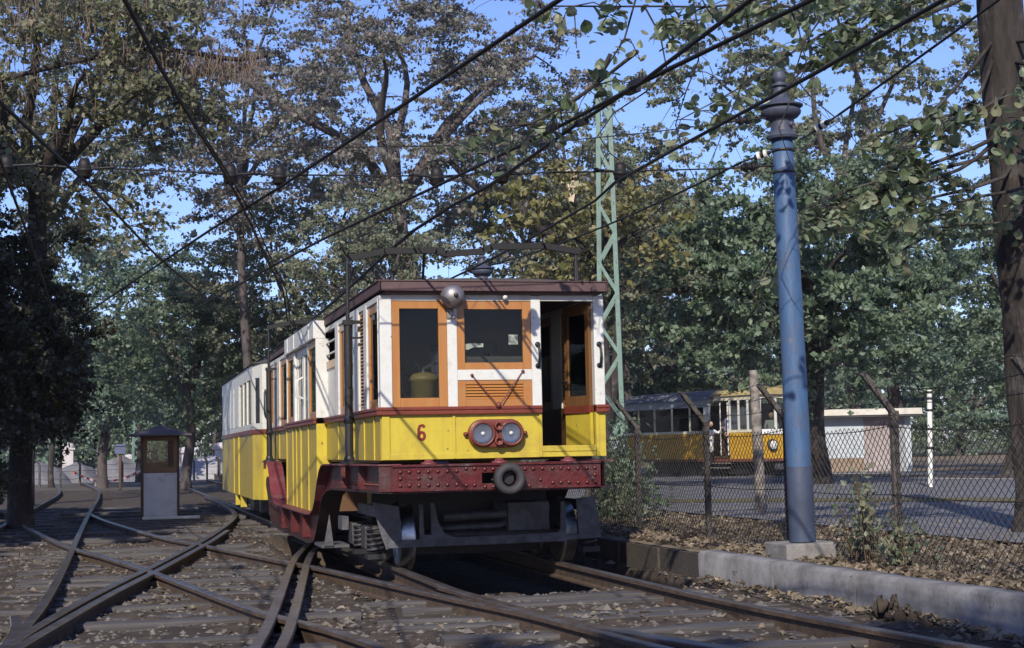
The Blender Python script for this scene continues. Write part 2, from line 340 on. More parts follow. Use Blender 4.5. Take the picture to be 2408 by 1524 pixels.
def sleeper(x0, x1, y, rz=0.):
    o = bpy.data.objects.new('sleeper', random.choice(proto_s)); COL.objects.link(o)
    o.location = (x0, y, ZG+.034+random.uniform(-.03, .02)); o.scale = (x1-x0, random.uniform(.55, .85), 1); o.rotation_euler = (random.uniform(-.01, .01), 0, rz+random.uniform(-.035, .035))
    o.parent = tr
y = -8.6
while y < 26:
    rj = random.uniform
    if not (-1.15 < y < 9.7): sleeper(-1.45+rj(-.25, .15), 1.6+rj(-.2, .15), y)
    a = -1.55 if y > -1.2 else -1.62
    if random.random() > .1: sleeper(-4.6+rj(-.3, .3), a+rj(-.4, .05), y+rj(-.09, .09))
    if random.random() > .1: sleeper(-6.6+rj(-.2, .1), -4.75+rj(-.2, .1), y+rj(-.1, .1))
    y += rj(.56, .72) if y < 14 else .9

# ------------------------------------------------------------------ underground tram car number 6
def mirror(m):                                           # keep a part and its twin on the car's other side
    vs = [(-x, y, z) for x, y, z in m.v]; o = len(m.v); m.v += vs; m.f += [tuple(i+o for i in f) for f in m.f]; m.sm += m.sm; return m
def frame_y(x0, x1, z0, z1, ix0, ix1, iz0, iz1, y0, y1):  # window frame in a plane of constant y
    return MB().box(x0, ix0, y0, y1, z0, z1).box(ix1, x1, y0, y1, z0, z1).box(ix0, ix1, y0+.002, y1-.002, z0, iz0).box(ix0, ix1, y0+.002, y1-.002, iz1, z1)
def frame_x(x0, x1, a0, a1, z0, z1, w):
    return MB().box(x0, x1, a0, a0+w, z0, z1).box(x0, x1, a1-w, a1, z0, z1).box(x0+.002, x1-.002, a0+w, a1-w, z0, z0+w).box(x0+.002, x1-.002, a0+w, a1-w, z1-w, z1)
LEN = 11.3
car = thing('tram_car', 'old yellow and white drop-frame tram car numbered 6 with twin headlamps', 'tram', (0, LEN/2, ZR))
B = lambda m, name, mat, p=car, bev=0., **k: m.build(name, mat, p, bev, **k)
# lower body
B(MB().box(-1.075, .462, 0, .04, 1.01, 1.435), 'front_panel', yellow)
strips = MB()
for x, w in ((-1.09, .075), (-.415, .028), (.432, .03)): strips.box(x, x+w, -.016, 0, 1.012, 1.43)
strips.box(-1.015, .432, -.012, 0, 1.01, 1.066)
B(strips, 'cover_strip', yellow, bev=.004)
B(MB().box(.462, 1.0, -.004, .3, 1.01, 1.06).box(.462, 1.0, -.012, .26, 1.06, 1.118), 'door_sill', yellow, bev=.006)
B(MB().box(1.0, 1.1, 0, .05, 1.01, 1.435).box(1.0, 1.03, -.016, 0, 1.012, 1.43), 'corner_panel', yellow)
def side_panels(sx):
    for a, c in ((.0, .36), (.36, .98), (.98, 1.7), (1.7, 2.9), (2.9, 3.98)):
        for y0, y1 in ((a, c), (LEN-c, LEN-a)):
            x = sorted((sx*1.06, sx*1.1)); B(MB().box(x[0], x[1], y0+.012, y1-.012, 1.01, 1.435), 'side_panel', yellow_side)
            xs_ = sorted((sx*1.1, sx*1.113)); yy = y1 if y0 == a else y0
            B(MB().box(xs_[0], xs_[1], yy-.022, yy+.016, 1.012, 1.43), 'cover_strip', yellow, bev=.004)
    edges = [3.98, 4.75, 5.55, 5.62, 6.1, 6.55, 7.32]
    for a, c in zip(edges[:-1], edges[1:]):
        x = sorted((sx*1.18, sx*1.22)); B(MB().box(x[0], x[1], a+.006, c-.006, .39, 1.435), 'side_panel', yellow_side if c-a > .1 else yellow)
        x = sorted((sx*1.22, sx*1.235)); B(MB().box(x[0], x[1], c-.03, c+.02, .392, 1.43), 'cover_strip', yellow, bev=.004)
    for y0, y1 in ((3.96, 3.985), (7.315, 7.34)):       # the step where the body widens
        x = sorted((sx*1.06, sx*1.222)); B(MB().box(x[0], x[1], y0, y1, .39, 1.435), 'step_panel', yellow)
        B(MB().box(x[0], x[1], y0-.002, y1+.002, 1.505, 2.44), 'step_post', white)
for sx in (-1, 1): side_panels(sx)
B(MB().box(-1.06, 1.06, LEN-.04, LEN, 1.01, 1.435), 'rear_panel', yellow)
B(MB().box(-1.06, 1.06, .35, LEN-.05, .985, 1.03).box(-1.17, 1.17, 3.99, 7.31, .40, .44), 'floor', dkwood)
# waist rail: two rounded beads
def bead(path, off): return [(x, y, z+off) for x, y, z in path]
wr1 = MB()
for pth in ([(.462, -.022, 1.47), (-1.118, -.022, 1.47), (-1.118, 3.94, 1.47)], [(-1.24, 3.95, 1.47), (-1.24, 7.35, 1.47)], [(-1.118, 7.36, 1.47), (-1.118, LEN+.02, 1.47), (1.118, LEN+.02, 1.47), (1.118, 7.36, 1.47)], [(1.24, 7.35, 1.47), (1.24, 3.95, 1.47)], [(1.118, 3.94, 1.47), (1.118, -.022, 1.47), (1.0, -.022, 1.47)]):
    for a, c in zip(pth[:-1], pth[1:]):
        for dz, w, h in ((.018, .05, .034), (-.021, .04, .04)):
            wr1.bar((a[0], a[1], a[2]+dz), (c[0], c[1], c[2]+dz), w, h)
B(wr1, 'waist_rail', waistm, bev=.008)
# upper front
B(MB().box(-1.1, -.985, -.02, .08, 1.5, 2.562), 'corner_post', white, bev=.008)
B(MB().box(.998, 1.1, -.02, .08, 1.5, 2.562), 'corner_post', white, bev=.008)
B(MB().box(-.452, -.357, -.012, .05, 1.5, 2.512), 'window_post', white, bev=.006)
B(MB().box(.372, .466, -.016, .06, 1.5, 2.562), 'window_post', white, bev=.006)
B(MB().box(-.985, .372, -.008, .05, 2.512, 2.566).box(.466, .998, -.008, .05, 2.512, 2.566), 'top_rail', white)
B(MB().box(-.357, .372, -.006, .05, 1.752, 1.853), 'cross_rail', white, bev=.005)
w1 = B(frame_y(-.985, -.452, 1.505, 2.51, -.908, -.534, 1.59, 2.435, .0, .045), 'window_frame', wood, bev=.004)
B(MB().box(-.908, -.534, .024, .028, 1.59, 2.435), 'pane', glass, w1)
w2 = B(frame_y(-.357, .372, 1.853, 2.51, -.281, .29, 1.92, 2.43, .0, .045), 'window_frame', wood, bev=.004)
B(MB().box(-.281, .29, .024, .028, 1.92, 2.43), 'pane', glass, w2)
lv = B(frame_y(-.357, .372, 1.503, 1.75, -.277, .287, 1.572, 1.712, .0, .04), 'louvre_panel', woodh, bev=.004)
for i in range(5):
    z = 1.574+i*.028; B(MB().prism([(.002, z), (.03, z+.012), (.03, z+.032), (.018, z+.024)], -.277, .287, 'x'), 'slat', woodh, lv)
for sx in (-1, 1):
    X = lambda a, c: sorted((sx*a, sx*c))
    def sbox(a, c, y0, y1, z0, z1): x = X(a, c); return MB().box(x[0], x[1], y0, y1, z0, z1)
    for flip in (False, True):
        Y = (lambda a, c: (LEN-c, LEN-a)) if flip else (lambda a, c: (a, c))
        for a, c in ((.08, .1), (.79, .98), (1.34, 1.7), (2.88, 3.12)):
            y0, y1 = Y(a, c); B(sbox(1.045, 1.105, y0, y1, 1.505, 2.54), 'side_post', white, bev=.005)
        y0, y1 = Y(.08, 3.97); B(sbox(1.05, 1.1, y0, y1, 2.512, 2.566), 'side_top_rail', white)
        for a, c in ((.11, .78), (1.72, 2.86)):
            y0, y1 = Y(a, c); x = X(1.055, 1.088)
            wf = B(frame_x(x[0], x[1], y0, y1, 1.505, 2.51, .085), 'window_frame', wood, bev=.003)
            B(MB().box(sx*1.07-.002, sx*1.07+.002, y0+.085, y1-.085, 1.59, 2.425), 'pane', glass, wf)
        y0, y1 = Y(.99, 1.33); x = X(1.055, 1.085); lp = B(frame_x(x[0], x[1], y0, y1, 1.505, 2.51, .03), 'louvre_panel', woodh)
        for i in range(26):
            z = 1.54+i*.036; B(MB().prism([(sx*1.05, z+.03), (sx*1.09, z), (sx*1.09, z+.012), (sx*1.05, z+.042)], y0+.03, y1-.03, 'y'), 'slat', woodh, lp)
        y0, y1 = Y(3.13, 3.95)
        wf = B(sbox(1.05, 1.08, y0, y1, 1.505, 2.10), 'end_door_panel', white)
        B(sbox(1.082, 1.096, y0, y1, 2.07, 2.16), 'door_rail', wood); B(sbox(1.05, 1.098, y0, y0+.07, 1.505, 2.07), 'door_stile', wood)
        for z in (2.24, 2.38): B(MB().tube([(sx*1.09, y0, z), (sx*1.09, y1, z)], .013, 8), 'guard_bar', white)
    # middle section
    for a, c in ((3.99, 4.78), (6.52, 7.31)):
        x = X(1.18, 1.212); wf = B(frame_x(x[0], x[1], a, c, 1.50, 2.44, .085), 'window_frame', wood, bev=.003)
        B(MB().box(sx*1.195-.002, sx*1.195+.002, a+.09, c-.09, 1.58, 2.355), 'pane', glass, wf)
    B(sbox(1.15, 1.215, 4.78, 4.92, 1.505, 2.44), 'door_post', white, bev=.004); B(sbox(1.15, 1.215, 6.38, 6.52, 1.505, 2.44), 'door_post', white, bev=.004)
    for a, c in ((4.93, 5.64), (5.66, 6.37)):
        x = X(1.15, 1.185); d = B(frame_x(x[0], x[1], a, c, 1.0, 2.435, .1), 'sliding_door', white, bev=.003)
        B(MB().box(sx*1.168-.002, sx*1.168+.002, a+.1, c-.1, 1.1, 2.335), 'pane', glass, d)
        yy = a+.62 if a < 5.5 else a+.09
        B(MB().tube([(sx*1.19, yy, 1.78), (sx*1.26, yy, 1.82), (sx*1.27, yy, 1.92), (sx*1.26, yy, 2.02), (sx*1.19, yy, 2.06)], .014, 8), 'handle', white, d)
    x = X(1.1, 1.25); B(MB().box(x[0], x[1], 3.96, 7.34, 2.44, 2.66), 'door_header', white, bev=.01)
    hb = MB()
    for y in (4.4, 5.2, 6.1, 6.9): hb.box(sx*1.25-.008, sx*1.25+.008, y, y+.06, 2.46, 2.645)
    B(hb, 'hinge', white)
    # handrails on the door posts
for x in (.43, 1.046): B(MB().tube([(x, -.014, 1.885), (x, -.07, 1.90), (x+.006, -.075, 1.99), (x, -.07, 2.075), (x, -.014, 2.09)], .0125, 8).lathe([(.0, -.03), (.026, -.028), (.026, -.014), (.0, -.014)], (x, 0, 1.885), 'y', 10).lathe([(.0, -.03), (.026, -.028), (.026, -.014), (.0, -.014)], (x, 0, 2.09), 'y', 10), 'handrail', black)
shaded_leafwood = M('shaded_door_wood', (.17, .085, .03), .45, col2=(.11, .05, .02), scale=12, stretch=(1, 1, .12), bump=.06)  # darker copy of the varnished wood, shade on the leaf as colour
# open door leaf folded inward
dl = thing('tmp', '', '', (1.0, .08, 0)); bpy.data.objects.remove(dl)
def leaf_pt(u, z, w): a = Vector((1.0, .07)); d = Vector((-.215, .977)); n = Vector((-.977, -.215)); p = a+d*u+n*w; return (p.x, p.y, z)
def leaf_box(u0, u1, z0, z1, w0, w1):
    vs = [leaf_pt(u, z, w) for z in (z0, z1) for w in (w0, w1) for u in (u0, u1)]
    return MB().add(vs, [(0, 2, 3, 1), (4, 5, 7, 6), (0, 1, 5, 4), (2, 6, 7, 3), (0, 4, 6, 2), (1, 3, 7, 5)])
d = B(leaf_box(0, .5, 1.12, 1.43, 0, .035), 'door', yellow)
for nm, mt, a in (('door_rail', waistm, (0, .5, 1.43, 1.5, -.01, .05)), ('stile', shaded_leafwood, (0, .07, 1.5, 2.5, 0, .035)), ('stile', shaded_leafwood, (.43, .5, 1.5, 2.5, 0, .035)), ('bottom_rail', shaded_leafwood, (.07, .43, 1.5, 1.6, 0, .035)), ('top_rail', shaded_leafwood, (.07, .43, 2.4, 2.5, 0, .035))): B(leaf_box(*a), nm, mt, d)
B(leaf_box(.07, .43, 1.6, 2.4, .015, .019), 'pane', glass, d)
B(MB().tube([leaf_pt(.46, 1.74, .03), leaf_pt(.46, 1.74, .09), leaf_pt(.34, 1.74, .09)], .011, 8), 'handle', bright, d)
# interior
inn = MB().box(-1.04, -.36, 1.30, 1.33, 1.03, 2.55).box(.34, .78, 1.30, 1.33, 1.03, 2.55)
inn.box(-.36, .34, 1.30, 1.33, 2.2, 2.55); B(inn, 'cab_partition', dkwood)
for x in (-1.03, .6): B(MB().box(x, x+.43, 4.0, 7.3, .44, .9), 'bench', dkwood)
B(MB().box(-.95, .1, 9.9, 9.95, 1.03, 2.5), 'bulkhead', dkwood)
B(MB().box(-1.045, -1.03, .1, 3.9, 1.03, 1.5), 'lining', dkwood); B(MB().box(1.03, 1.045, .45, 3.9, 1.03, 1.5), 'lining', dkwood)
ct = B(MB().lathe([(0, 1.03), (.13, 1.03), (.13, 1.76), (.145, 1.77), (.145, 1.80), (.10, 1.84), (0, 1.86)], (-.6, .45, 0), 'z', 18), 'controller', khaki)
B(MB().tube([(-.6, .45, 1.86), (-.6, .45, 1.89), (-.5, .36, 1.94)], .016, 8), 'crank', bright, ct)
m = MB(); ring = [(-.78+.17*math.cos(a), .55, 1.83+.17*math.sin(a)) for a in [i*math.pi/12 for i in range(25)]]
m.tube(ring, .014, 8); m.tube([(-.78, .55, 1.03), (-.78, .55, 1.83)], .02, 8); m.bar((-.95, .55, 1.83), (-.61, .55, 1.83), .02, .015); m.bar((-.78, .55, 1.66), (-.78, .55, 2.0), .02, .015)
B(m, 'brake_wheel', black)
B(MB().box(-.34, .32, .06, .26, 1.86, 1.985), 'dashboard', canvas, bev=.03)
for x in (-1.1, -.45, .37, 1.0): B(MB().box(x, x+.1, LEN-.08, LEN+.01, 1.5, 2.562), 'rear_post', white)
B(MB().box(-.62, .82, 1.85, 2.3, .02, .9).box(-.9, 1.0, 1.9, 2.2, .0, .7), 'underfloor_shade_block', black)  # black boxes added to stand for the unlit gap under the floor
# roof with upstand fascia
def roof_profile(w, zt, arch, n=10): return [(-w+2*w*i/n, zt+arch*(1-(2*i/n-1)**2)) for i in range(n+1)]
m = MB(); pr = roof_profile(1.12, 2.672, .05)
m.prism(pr+[(1.1, 2.60), (-1.1, 2.60)], -.09, 3.96, 'y'); m.prism(pr+[(1.1, 2.60), (-1.1, 2.60)], 7.34, LEN+.09, 'y')
pr2 = roof_profile(1.235, 2.662, .07); m.prism(pr2+[(1.2, 2.60), (-1.2, 2.60)], 3.962, 7.338, 'y')
B(m, 'roof', canvas)
m = MB()
for pth in ([(-1.105, 3.95), (-1.105, -.105), (1.105, -.105), (1.105, 3.95)], [(-1.105, 7.35), (-1.105, LEN+.105), (1.105, LEN+.105), (1.105, 7.35)]):
    for a, c in zip(pth[:-1], pth[1:]):
        e = (Vector(c)-Vector(a)).normalized()*.014; B(MB().bar((a[0]-e.x, a[1]-e.y, 2.638), (c[0]+e.x, c[1]+e.y, 2.638), .028, .09).bar((a[0]-e.x, a[1]-e.y, 2.688), (c[0]+e.x, c[1]+e.y, 2.688), .05, .012), 'roof_fascia', roofm, bev=.004)
for y0, y1 in ((-.075, 3.96), (7.34, LEN+.07)): B(MB().box(-1.06, 1.06, y0, y1, 2.566, 2.598), 'cornice', roofm, bev=.01)
B(MB().box(.0, .95, .9, 2.6, 2.70, 2.79), 'roof_locker', M('olive_locker', (.22, .19, .06), .6), bev=.015)
# bell
bl = B(MB().lathe([(0, -.215), (.03, -.213), (.062, -.20), (.09, -.175), (.108, -.14), (.115, -.105), (.118, -.10), (.108, -.098), (.09, -.15), (0, -.19)], (-.412, 0, 2.545), 'y', 32), 'bell', bellm)
B(MB().lathe([(0, -.24), (.018, -.238), (.022, -.22), (.022, -.20), (0, -.20)], (-.405, 0, 2.545), 'y', 12), 'bell_nut', steel, bl)
B(MB().tube([(-.425, -.02, 2.42), (-.425, -.08, 2.41), (-.42, -.09, 2.37), (-.40, -.08, 2.35)], .014, 8).box(-.455, -.395, -.03, -.012, 2.34, 2.47).lathe([(0, -.02), (.02, -.015), (.02, .015), (0, .02)], (-.40, -.08, 2.345), 'z', 10), 'bell_hammer', bellm, bl)
B(MB().lathe([(0, -.07), (.022, -.066), (.022, -.02), (0, -.02)], (.11, 0, 2.54), 'y', 12).box(.06, .16, -.02, -.009, 2.53, 2.552), 'marker_stud', white)
# rods
B(MB().tube([(.03, -.05, 1.50), (-.22, -.012, 1.80)], .006, 6).tube([(.03, -.05, 1.50), (.28, -.012, 1.835)], .006, 6).lathe([(0, 1.49), (.03, 1.49), (.025, 1.53), (0, 1.545)], (.03, -.04, 0), 'z', 10).lathe([(0, -.03), (.015, -.026), (.015, -.004), (0, -.004)], (-.22, 0, 1.80), 'y', 8).lathe([(0, -.03), (.015, -.026), (.015, -.004), (0, -.004)], (.28, 0, 1.835), 'y', 8), 'tie_rod', lampred)
# twin headlamp
def stadium(hl, r, n=12): return [(hl*1+r*math.cos(a), r*math.sin(a)) for a in [-math.pi/2+math.pi*i/n for i in range(n+1)]]+[(-hl+r*math.cos(a), r*math.sin(a)) for a in [math.pi/2+math.pi*i/n for i in range(n+1)]]
cx, cz = -.004, 1.243
S = lambda hl, r: [(cx+a, cz+c) for a, c in stadium(hl, r)]
hh = B(MB().prism(S(.137, .135), -.085, -.0, 'y'), 'headlamp_housing', lampred, bev=.02)
m = MB()
for sx in (-1, 1): m.lathe([(.118, -.084), (.122, -.10), (.112, -.112), (.098, -.108), (.094, -.09)], (cx+sx*.137, 0, cz), 'y', 28)
B(m, 'lamp_rim', lampred, hh)
for sx in (-1, 1):
    hl = B(MB().lathe([(.098, -.0905), (.085, -.0895), (.06, -.088), (.03, -.0868), (0, -.0866)], (cx+sx*.137, 0, cz), 'y', 24), 'headlamp', M('dull_reflector', (.34, .35, .38), .3, metal=.9, bump=.03), hh)
    hl2 = B(MB().lathe([(.097, -.103), (.075, -.118), (.045, -.128), (0, -.132)], (cx+sx*.137, 0, cz), 'y', 24), 'lamp_lens', lampglass, hh)
    B(MB().lathe([(0, -.112), (.018, -.105), (.02, -.095), (.012, -.088)], (cx+sx*.137, 0, cz), 'y', 12), 'bulb', porc, hh)
for dz in (.068, -.072):
    B(MB().lathe([(.03, -.09), (.041, -.095), (.041, -.135), (.03, -.137), (.028, -.10), (0, -.098)], (cx+.012, 0, cz+dz), 'y', 18), 'marker_lamp', lampred, hh)
B(MB().lathe([(0, -.05), (.02, -.045), (.02, 0), (0, 0)], (cx+.29, 0, cz), 'y', 10).lathe([(0, -.05), (.02, -.045), (.02, 0), (0, 0)], (cx-.29, 0, cz), 'y', 10), 'lamp_lug', lampred, hh)
# number 6
def digit(loc, h, w, rot):                               # a condensed 6 painted on as a thin raised stroke
    st = w*.33; rx, ry = w/2-st/2, h*.30-st/2; cy = h*.30
    path = [(w*.33, h*.80), (w*.20, h*.92), (0, h*.955-st*.2), (-w*.22, h*.88), (-rx, h*.70), (-rx, cy)]
    path += [(-rx*math.cos(t), cy-ry*math.sin(t)) for t in [math.pi*2*i/24 for i in range(1, 25)]]
    P = [Vector((x, y, 0)) for x, y in path]; vs = []; k = len(P)
    for i in range(k):
        d = (P[min(i+1, k-1)]-P[max(i-1, 0)]).normalized(); n = Vector((-d.y, d.x, 0))*st/2; vs += [P[i]+n, P[i]-n, P[i]+n+Vector((0, 0, .004)), P[i]-n+Vector((0, 0, .004))]
    m = MB().add(vs, [(i*4+p, i*4+q, i*4+4+q, i*4+4+p) for i in range(k-1) for p, q in ((0, 1), (1, 3), (3, 2), (2, 0))])
    o = m.build('numeral', six_m); o.rotation_euler = rot; o.location = loc; return o
for o in (digit((-.712, -.0005, 1.185), .158, .082, (R(90), 0, 0)), digit((-1.1005, 2.0, 1.2), .158, .082, (R(90), 0, R(-90)))): attach(o, car)
# drop frame
top = [(-.1, .96), (2.2, .96), (2.4, .945), (2.6, .88), (2.8, .74), (3.0, .56), (3.2, .45), (3.5, .39), (3.9, .375)]
bot = [(-.1, .72), (1.9, .72), (2.1, .70), (2.3, .64), (2.5, .52), (2.7, .36), (2.9, .22), (3.1, .13), (3.4, .085), (3.9, .075)]
top += [(LEN-a, c) for a, c in top[::-1]]; bot += [(LEN-a, c) for a, c in bot[::-1]]
def taper(m):
    out = []
    for x, y, z in m.v:
        k = 1-min(1, max(0, min(y, LEN-y))/2.3); out.append((x-(1 if x > 0 else -1)*.225*k, y, z))
    m.v = out; return m
def dense(path):
    out = []
    for (a, c), (e, g) in zip(path[:-1], path[1:]):
        n = max(1, int(abs(e-a)/.5)); out += [(a+(e-a)*i/n, c+(g-c)*i/n) for i in range(n)]
    return out+[path[-1]]
top, bot = dense(top), dense(bot)
for sx in (-1, 1):
    x = sorted((sx*1.22, sx*1.255)); 
    m = MB(); n = 64
    def at(path, q):
        for (a, c), (e, g) in zip(path[:-1], path[1:]):
            if a <= q <= e: return c+(g-c)*(q-a)/(e-a) if e > a else c
        return path[-1][1]
    ysm = sorted(set([a for a, c in top]+[a for a, c in bot]))
    vs = []
    for q in ysm:
        zt, zb_ = at(top, q), at(bot, q)
        vs += [(x[0], q, zb_), (x[0], q, zt), (x[1], q, zt), (x[1], q, zb_)]
    m.add(vs, [(i*4+k, i*4+(k+1) % 4, (i+1)*4+(k+1) % 4, (i+1)*4+k) for i in range(len(ysm)-1) for k in range(4)])
    B(taper(m), 'side_frame', maroon)
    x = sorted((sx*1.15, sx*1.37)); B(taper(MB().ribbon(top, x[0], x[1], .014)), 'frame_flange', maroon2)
    x = sorted((sx*1.15, sx*1.37)); B(taper(MB().ribbon(bot, x[0], x[1], -.014)), 'frame_flange', shade_maroon)
    for y in (4.4, 5.65, 6.9): xx = sorted((sx*1.255, sx*1.35)); B(MB().box(xx[0], xx[1], y-.012, y+.012, .09, .372), 'frame_gusset', maroon)
    for y in (.1, .9, 1.6): xx = sorted((sx*1.255, sx*1.32)); B(taper(MB().box(xx[0], xx[1], y-.01, y+.01, .725, .955)), 'frame_gusset', maroon)
    rv = MB().lathe([(0, .018), (.010, .014), (.014, .006), (.015, 0)], (0, 0, 0), 'x', 8)
    rme = None
    for i in range(22):
        y = .12+.085*i
        if rme is None:
            o = MB().lathe([(0, sx*.018), (.010, sx*.014), (.014, sx*.006), (.015, 0)], (0, 0, 0), 'x', 8).build('rivet', maroon); rme = o.data
        else: o = bpy.data.objects.new('rivet', rme); COL.objects.link(o)
        o.location = (sx*(1.256-.225*(1-min(1, y/2.3))), y, .775); attach(o, car)
# front and rear beams
fb = B(MB().box(-1.02, -.165, -.13, -.1, .716, .945).box(.075, 1.0, -.13, -.1, .716, .945).box(-.165, .075, -.13, -.1, .716, .775).box(-.165, .075, -.13, -.1, .875, .945), 'front_beam', maroon, bev=.004)
B(MB().box(-1.02, 1.0, -.15, .1, .946, .966).box(-1.02, 1.0, -.1, .1, .700, .716), 'beam_flange', maroon, fb)
B(MB().box(-1.14, -1.02, -.115, -.09, .722, .95), 'beam_gusset', maroon, fb)
B(MB().box(-1.02, 1.0, LEN+.1, LEN+.13, .716, .945), 'rear_beam', maroon)
B(MB().box(-.3, .3, -.09, .2, .74, .77), 'drawbar_shelf', black)
rme = MB().lathe([(0, -.02), (.013, -.017), (.019, -.009), (.021, 0)], (0, 0, 0), 'y', 10).build('rivet_tmp', maroon); rmesh = rme.data; bpy.data.objects.remove(rme)
rp = [(-.945, .90), (-.945, .84), (-.945, .775), (-.86, .775), (-.86, .90), (-.77, .90), (-.68, .90), (-.77, .775), (-.68, .775), (-.77, .84), (-.66, .845), (-.59, .775), (-.59, .90), (-.5, .775), (-.5, .90), (-.41, .775), (-.41, .90), (-.32, .92), (-.32, .765), (-.24, .92), (-.24, .765), (-.14, .91), (-.06, .91), (-.14, .746), (-.06, .746), (.02, .746),
      (.25, .905), (.33, .905), (.29, .745), (.42, .905), (.40, .80), (.52, .905), (.6, .905), (.68, .90), (.52, .77), (.6, .77), (.68, .77), (.77, .90), (.77, .765), (.86, .90), (.86, .765), (.94, .90), (.94, .835), (.94, .765)]
for x, z in rp:
    o = bpy.data.objects.new('rivet', rmesh); COL.objects.link(o); o.location = (x, -.13, z); attach(o, fb)
m = MB()
for x in (-.66, .02, .70): m.lathe([(.075, .967), (.075, .982), (.045, .987), (.035, 1.008)], (x, -.06, 0), 'z', 16)
B(m, 'body_pad', maroon2, fb)
bf = B(MB().lathe([(.07, -.22), (.074, -.265), (.09, -.285), (.12, -.29), (.143, -.275), (.15, -.25), (.15, -.20), (.14, -.185), (.09, -.18), (.07, -.19), (.07, -.22)], (.075, 0, .815), 'y', 32), 'coupler_ring', rubber)
B(MB().tube([(.075, -.2, .815), (.075, .1, .815)], .05, 12).tube([(-.08, -.16, .81), (.0, -.21, .81)], .012, 6), 'drawbar', black, bf)
# bogies
def bogie(yc, flip):
    s = -1 if flip else 1; g = lambda y: yc+s*y
    fr = MB()
    def bx(x0, x1, y0, y1, z0, z1): a, c = sorted((g(y0), g(y1))); fr.box(x0, x1, a, c, z0, z1)
    fr.prism([(-1.06, .60), (-.80, .555), (-.765, .16), (-.93, .13), (-.99, .3)], *sorted((g(-.62), g(-.59))), 'y')
    fr.prism([(1.02, .58), (1.22, .60), (1.28, .18), (1.04, .17)], *sorted((g(-.62), g(-.59))), 'y')
    fr.prism([(-.60, .57), (-.565, .57), (-.555, .27), (-.485, .265), (-.49, .575), (-.45, .575), (-.41, .38), (-.35, .275), (-.25, .235), (.80, .25), (.835, .27), (.845, .56), (.89, .56), (.905, .155), (-.92, .145), (-.92, .215), (-.605, .225)], *sorted((g(-.66), g(-.625))), 'y')
    fr.prism([(.90, .215), (1.03, .225), (1.03, .17), (.90, .165)], *sorted((g(-.65), g(-.625))), 'y')
    bx(-.95, 1.1, .55, .63, .14, .3); bx(-1.03, -.98, -.6, .6, .45, .56); bx(1.13, 1.18, -.6, .6, .45, .56)
    B(fr, 'bogie_frame', bogiem, bev=.006)
    B(MB().tube([(-.3, g(-.35), .42), (.35, g(-.35), .44)], .045, 10).tube([(-.4, g(-.3), .30), (.3, g(-.3), .32), (.42, g(-.3), .38)], .04, 10).box(.35, .78, *sorted((g(-.45), g(.2))), .27, .55), 'motor_casing', bogiem)
    for y in (-.33, .55):
        m = MB()
        B(MB().tube([(-.9, g(y), .24), (1.12, g(y), .24)], .05, 12), 'axle', steel)
        for x, sg in ((-.70, 1), (.945, -1)):
            r = .30; B(MB().lathe([(.1, sg*-.06), (.25, sg*-.055), (.26, sg*-.075), (r, sg*-.075), (r+.004, sg*.03), (r+.03, sg*.045), (r+.03, sg*.06), (.25, sg*.065), (.1, sg*.03), (.06, sg*.03)], (x, g(y), .24), 'x', 36), 'wheel', bright)
        for x in (-1.02, 1.18):
            w = .1; ab = B(MB().box(x-w, x+w, *sorted((g(y-.13), g(y+.13))), .13, .36), 'axle_box', steel, bev=.02)
            coil = [(x-.09*0+.075*math.cos(t), g(y)-.16*s+.075*math.sin(t)*.9, .10+.25*t/(10*math.pi)) for t in [i*math.pi/6 for i in range(61)]]
            B(MB().tube(coil, .016, 6), 'coil_spring', steel, ab)
            B(MB().box(x-.09, x+.09, *sorted((g(y-.26), g(y-.06))), .04, .09), 'spring_seat', black, ab)
bogie(1.42, False); bogie(LEN-1.42, True)
B(MB().box(-1.42, -1.13, 1.95, 2.6, .10, .13).prism([(-1.40, .12), (-1.30, .12), (-1.34, .45)], 1.93, 1.96, 'y').box(-1.2, -1.13, 2.0, 2.3, .28, .42), 'footstep', bogiem)
# roof bow on posts at each end
def bow(y, front=True):
    px = 1.22
    for sx in (-1, 1):
        B(MB().tube([(sx*px, y, .98), (sx*px, y, 2.42)], .042, 12).tube([(sx*px, y, 2.42), (sx*px, y, 3.02)], .02, 8).lathe([(0, .97), (.1, .97), (.1, .99), (.06, 1.0), (.05, 1.05)], (sx*px, y, 0), 'z', 14).lathe([(.04, 1.38), (.055, 1.39), (.055, 1.45), (.04, 1.46)], (sx*px, y, 0), 'z', 14).box(sx*px-.05, sx*px+.05, y-.05, y+.05, 2.38, 2.43), 'collector_post', black)
        B(MB().bar((sx*1.09, y, 2.41), (sx*px, y, 2.41), .03, .035).bar((sx*1.09, y, 2.25), (sx*px, y, 2.25), .02, .02).box(sx*px-.012, sx*px+.012, y-.06, y-.04, 1.75, 1.98), 'post_bracket', black)
        xx = sorted((sx*1.10, sx*1.34)); B(MB().box(xx[0], xx[1], y-.14, y+.14, .962, .975).box(sx*1.3-.02, sx*1.3+.02, y-.12, y-.06, .86, .962), 'post_foot', maroon)
    dz = .035; pts = [(-1.24, 3.02), (-.84, 3.105), (-.30, 3.12), (-.20, 3.085), (.2, 3.115), (.28, 3.165), (.86, 3.18), (1.24, 3.12)]
    m = MB()
    for a, c in zip(pts[:-1], pts[1:]): m.bar((a[0], y, a[1]+dz), (c[0]+.01, y, c[1]+dz), .06, .062)
    B(m, 'collector_bow', wirem)
    B(MB().tube([(1.20, y, 2.6), (1.21, y, 3.14)], .02, 8), 'bow_stay', black)
    B(MB().tube([(-.42, y, 3.12), (-.38, y+.3, 2.9), (-.1, y+.7, 2.72)], .014, 6), 'bow_stay', black)
bow(1.25); bow(LEN-1.25, False)

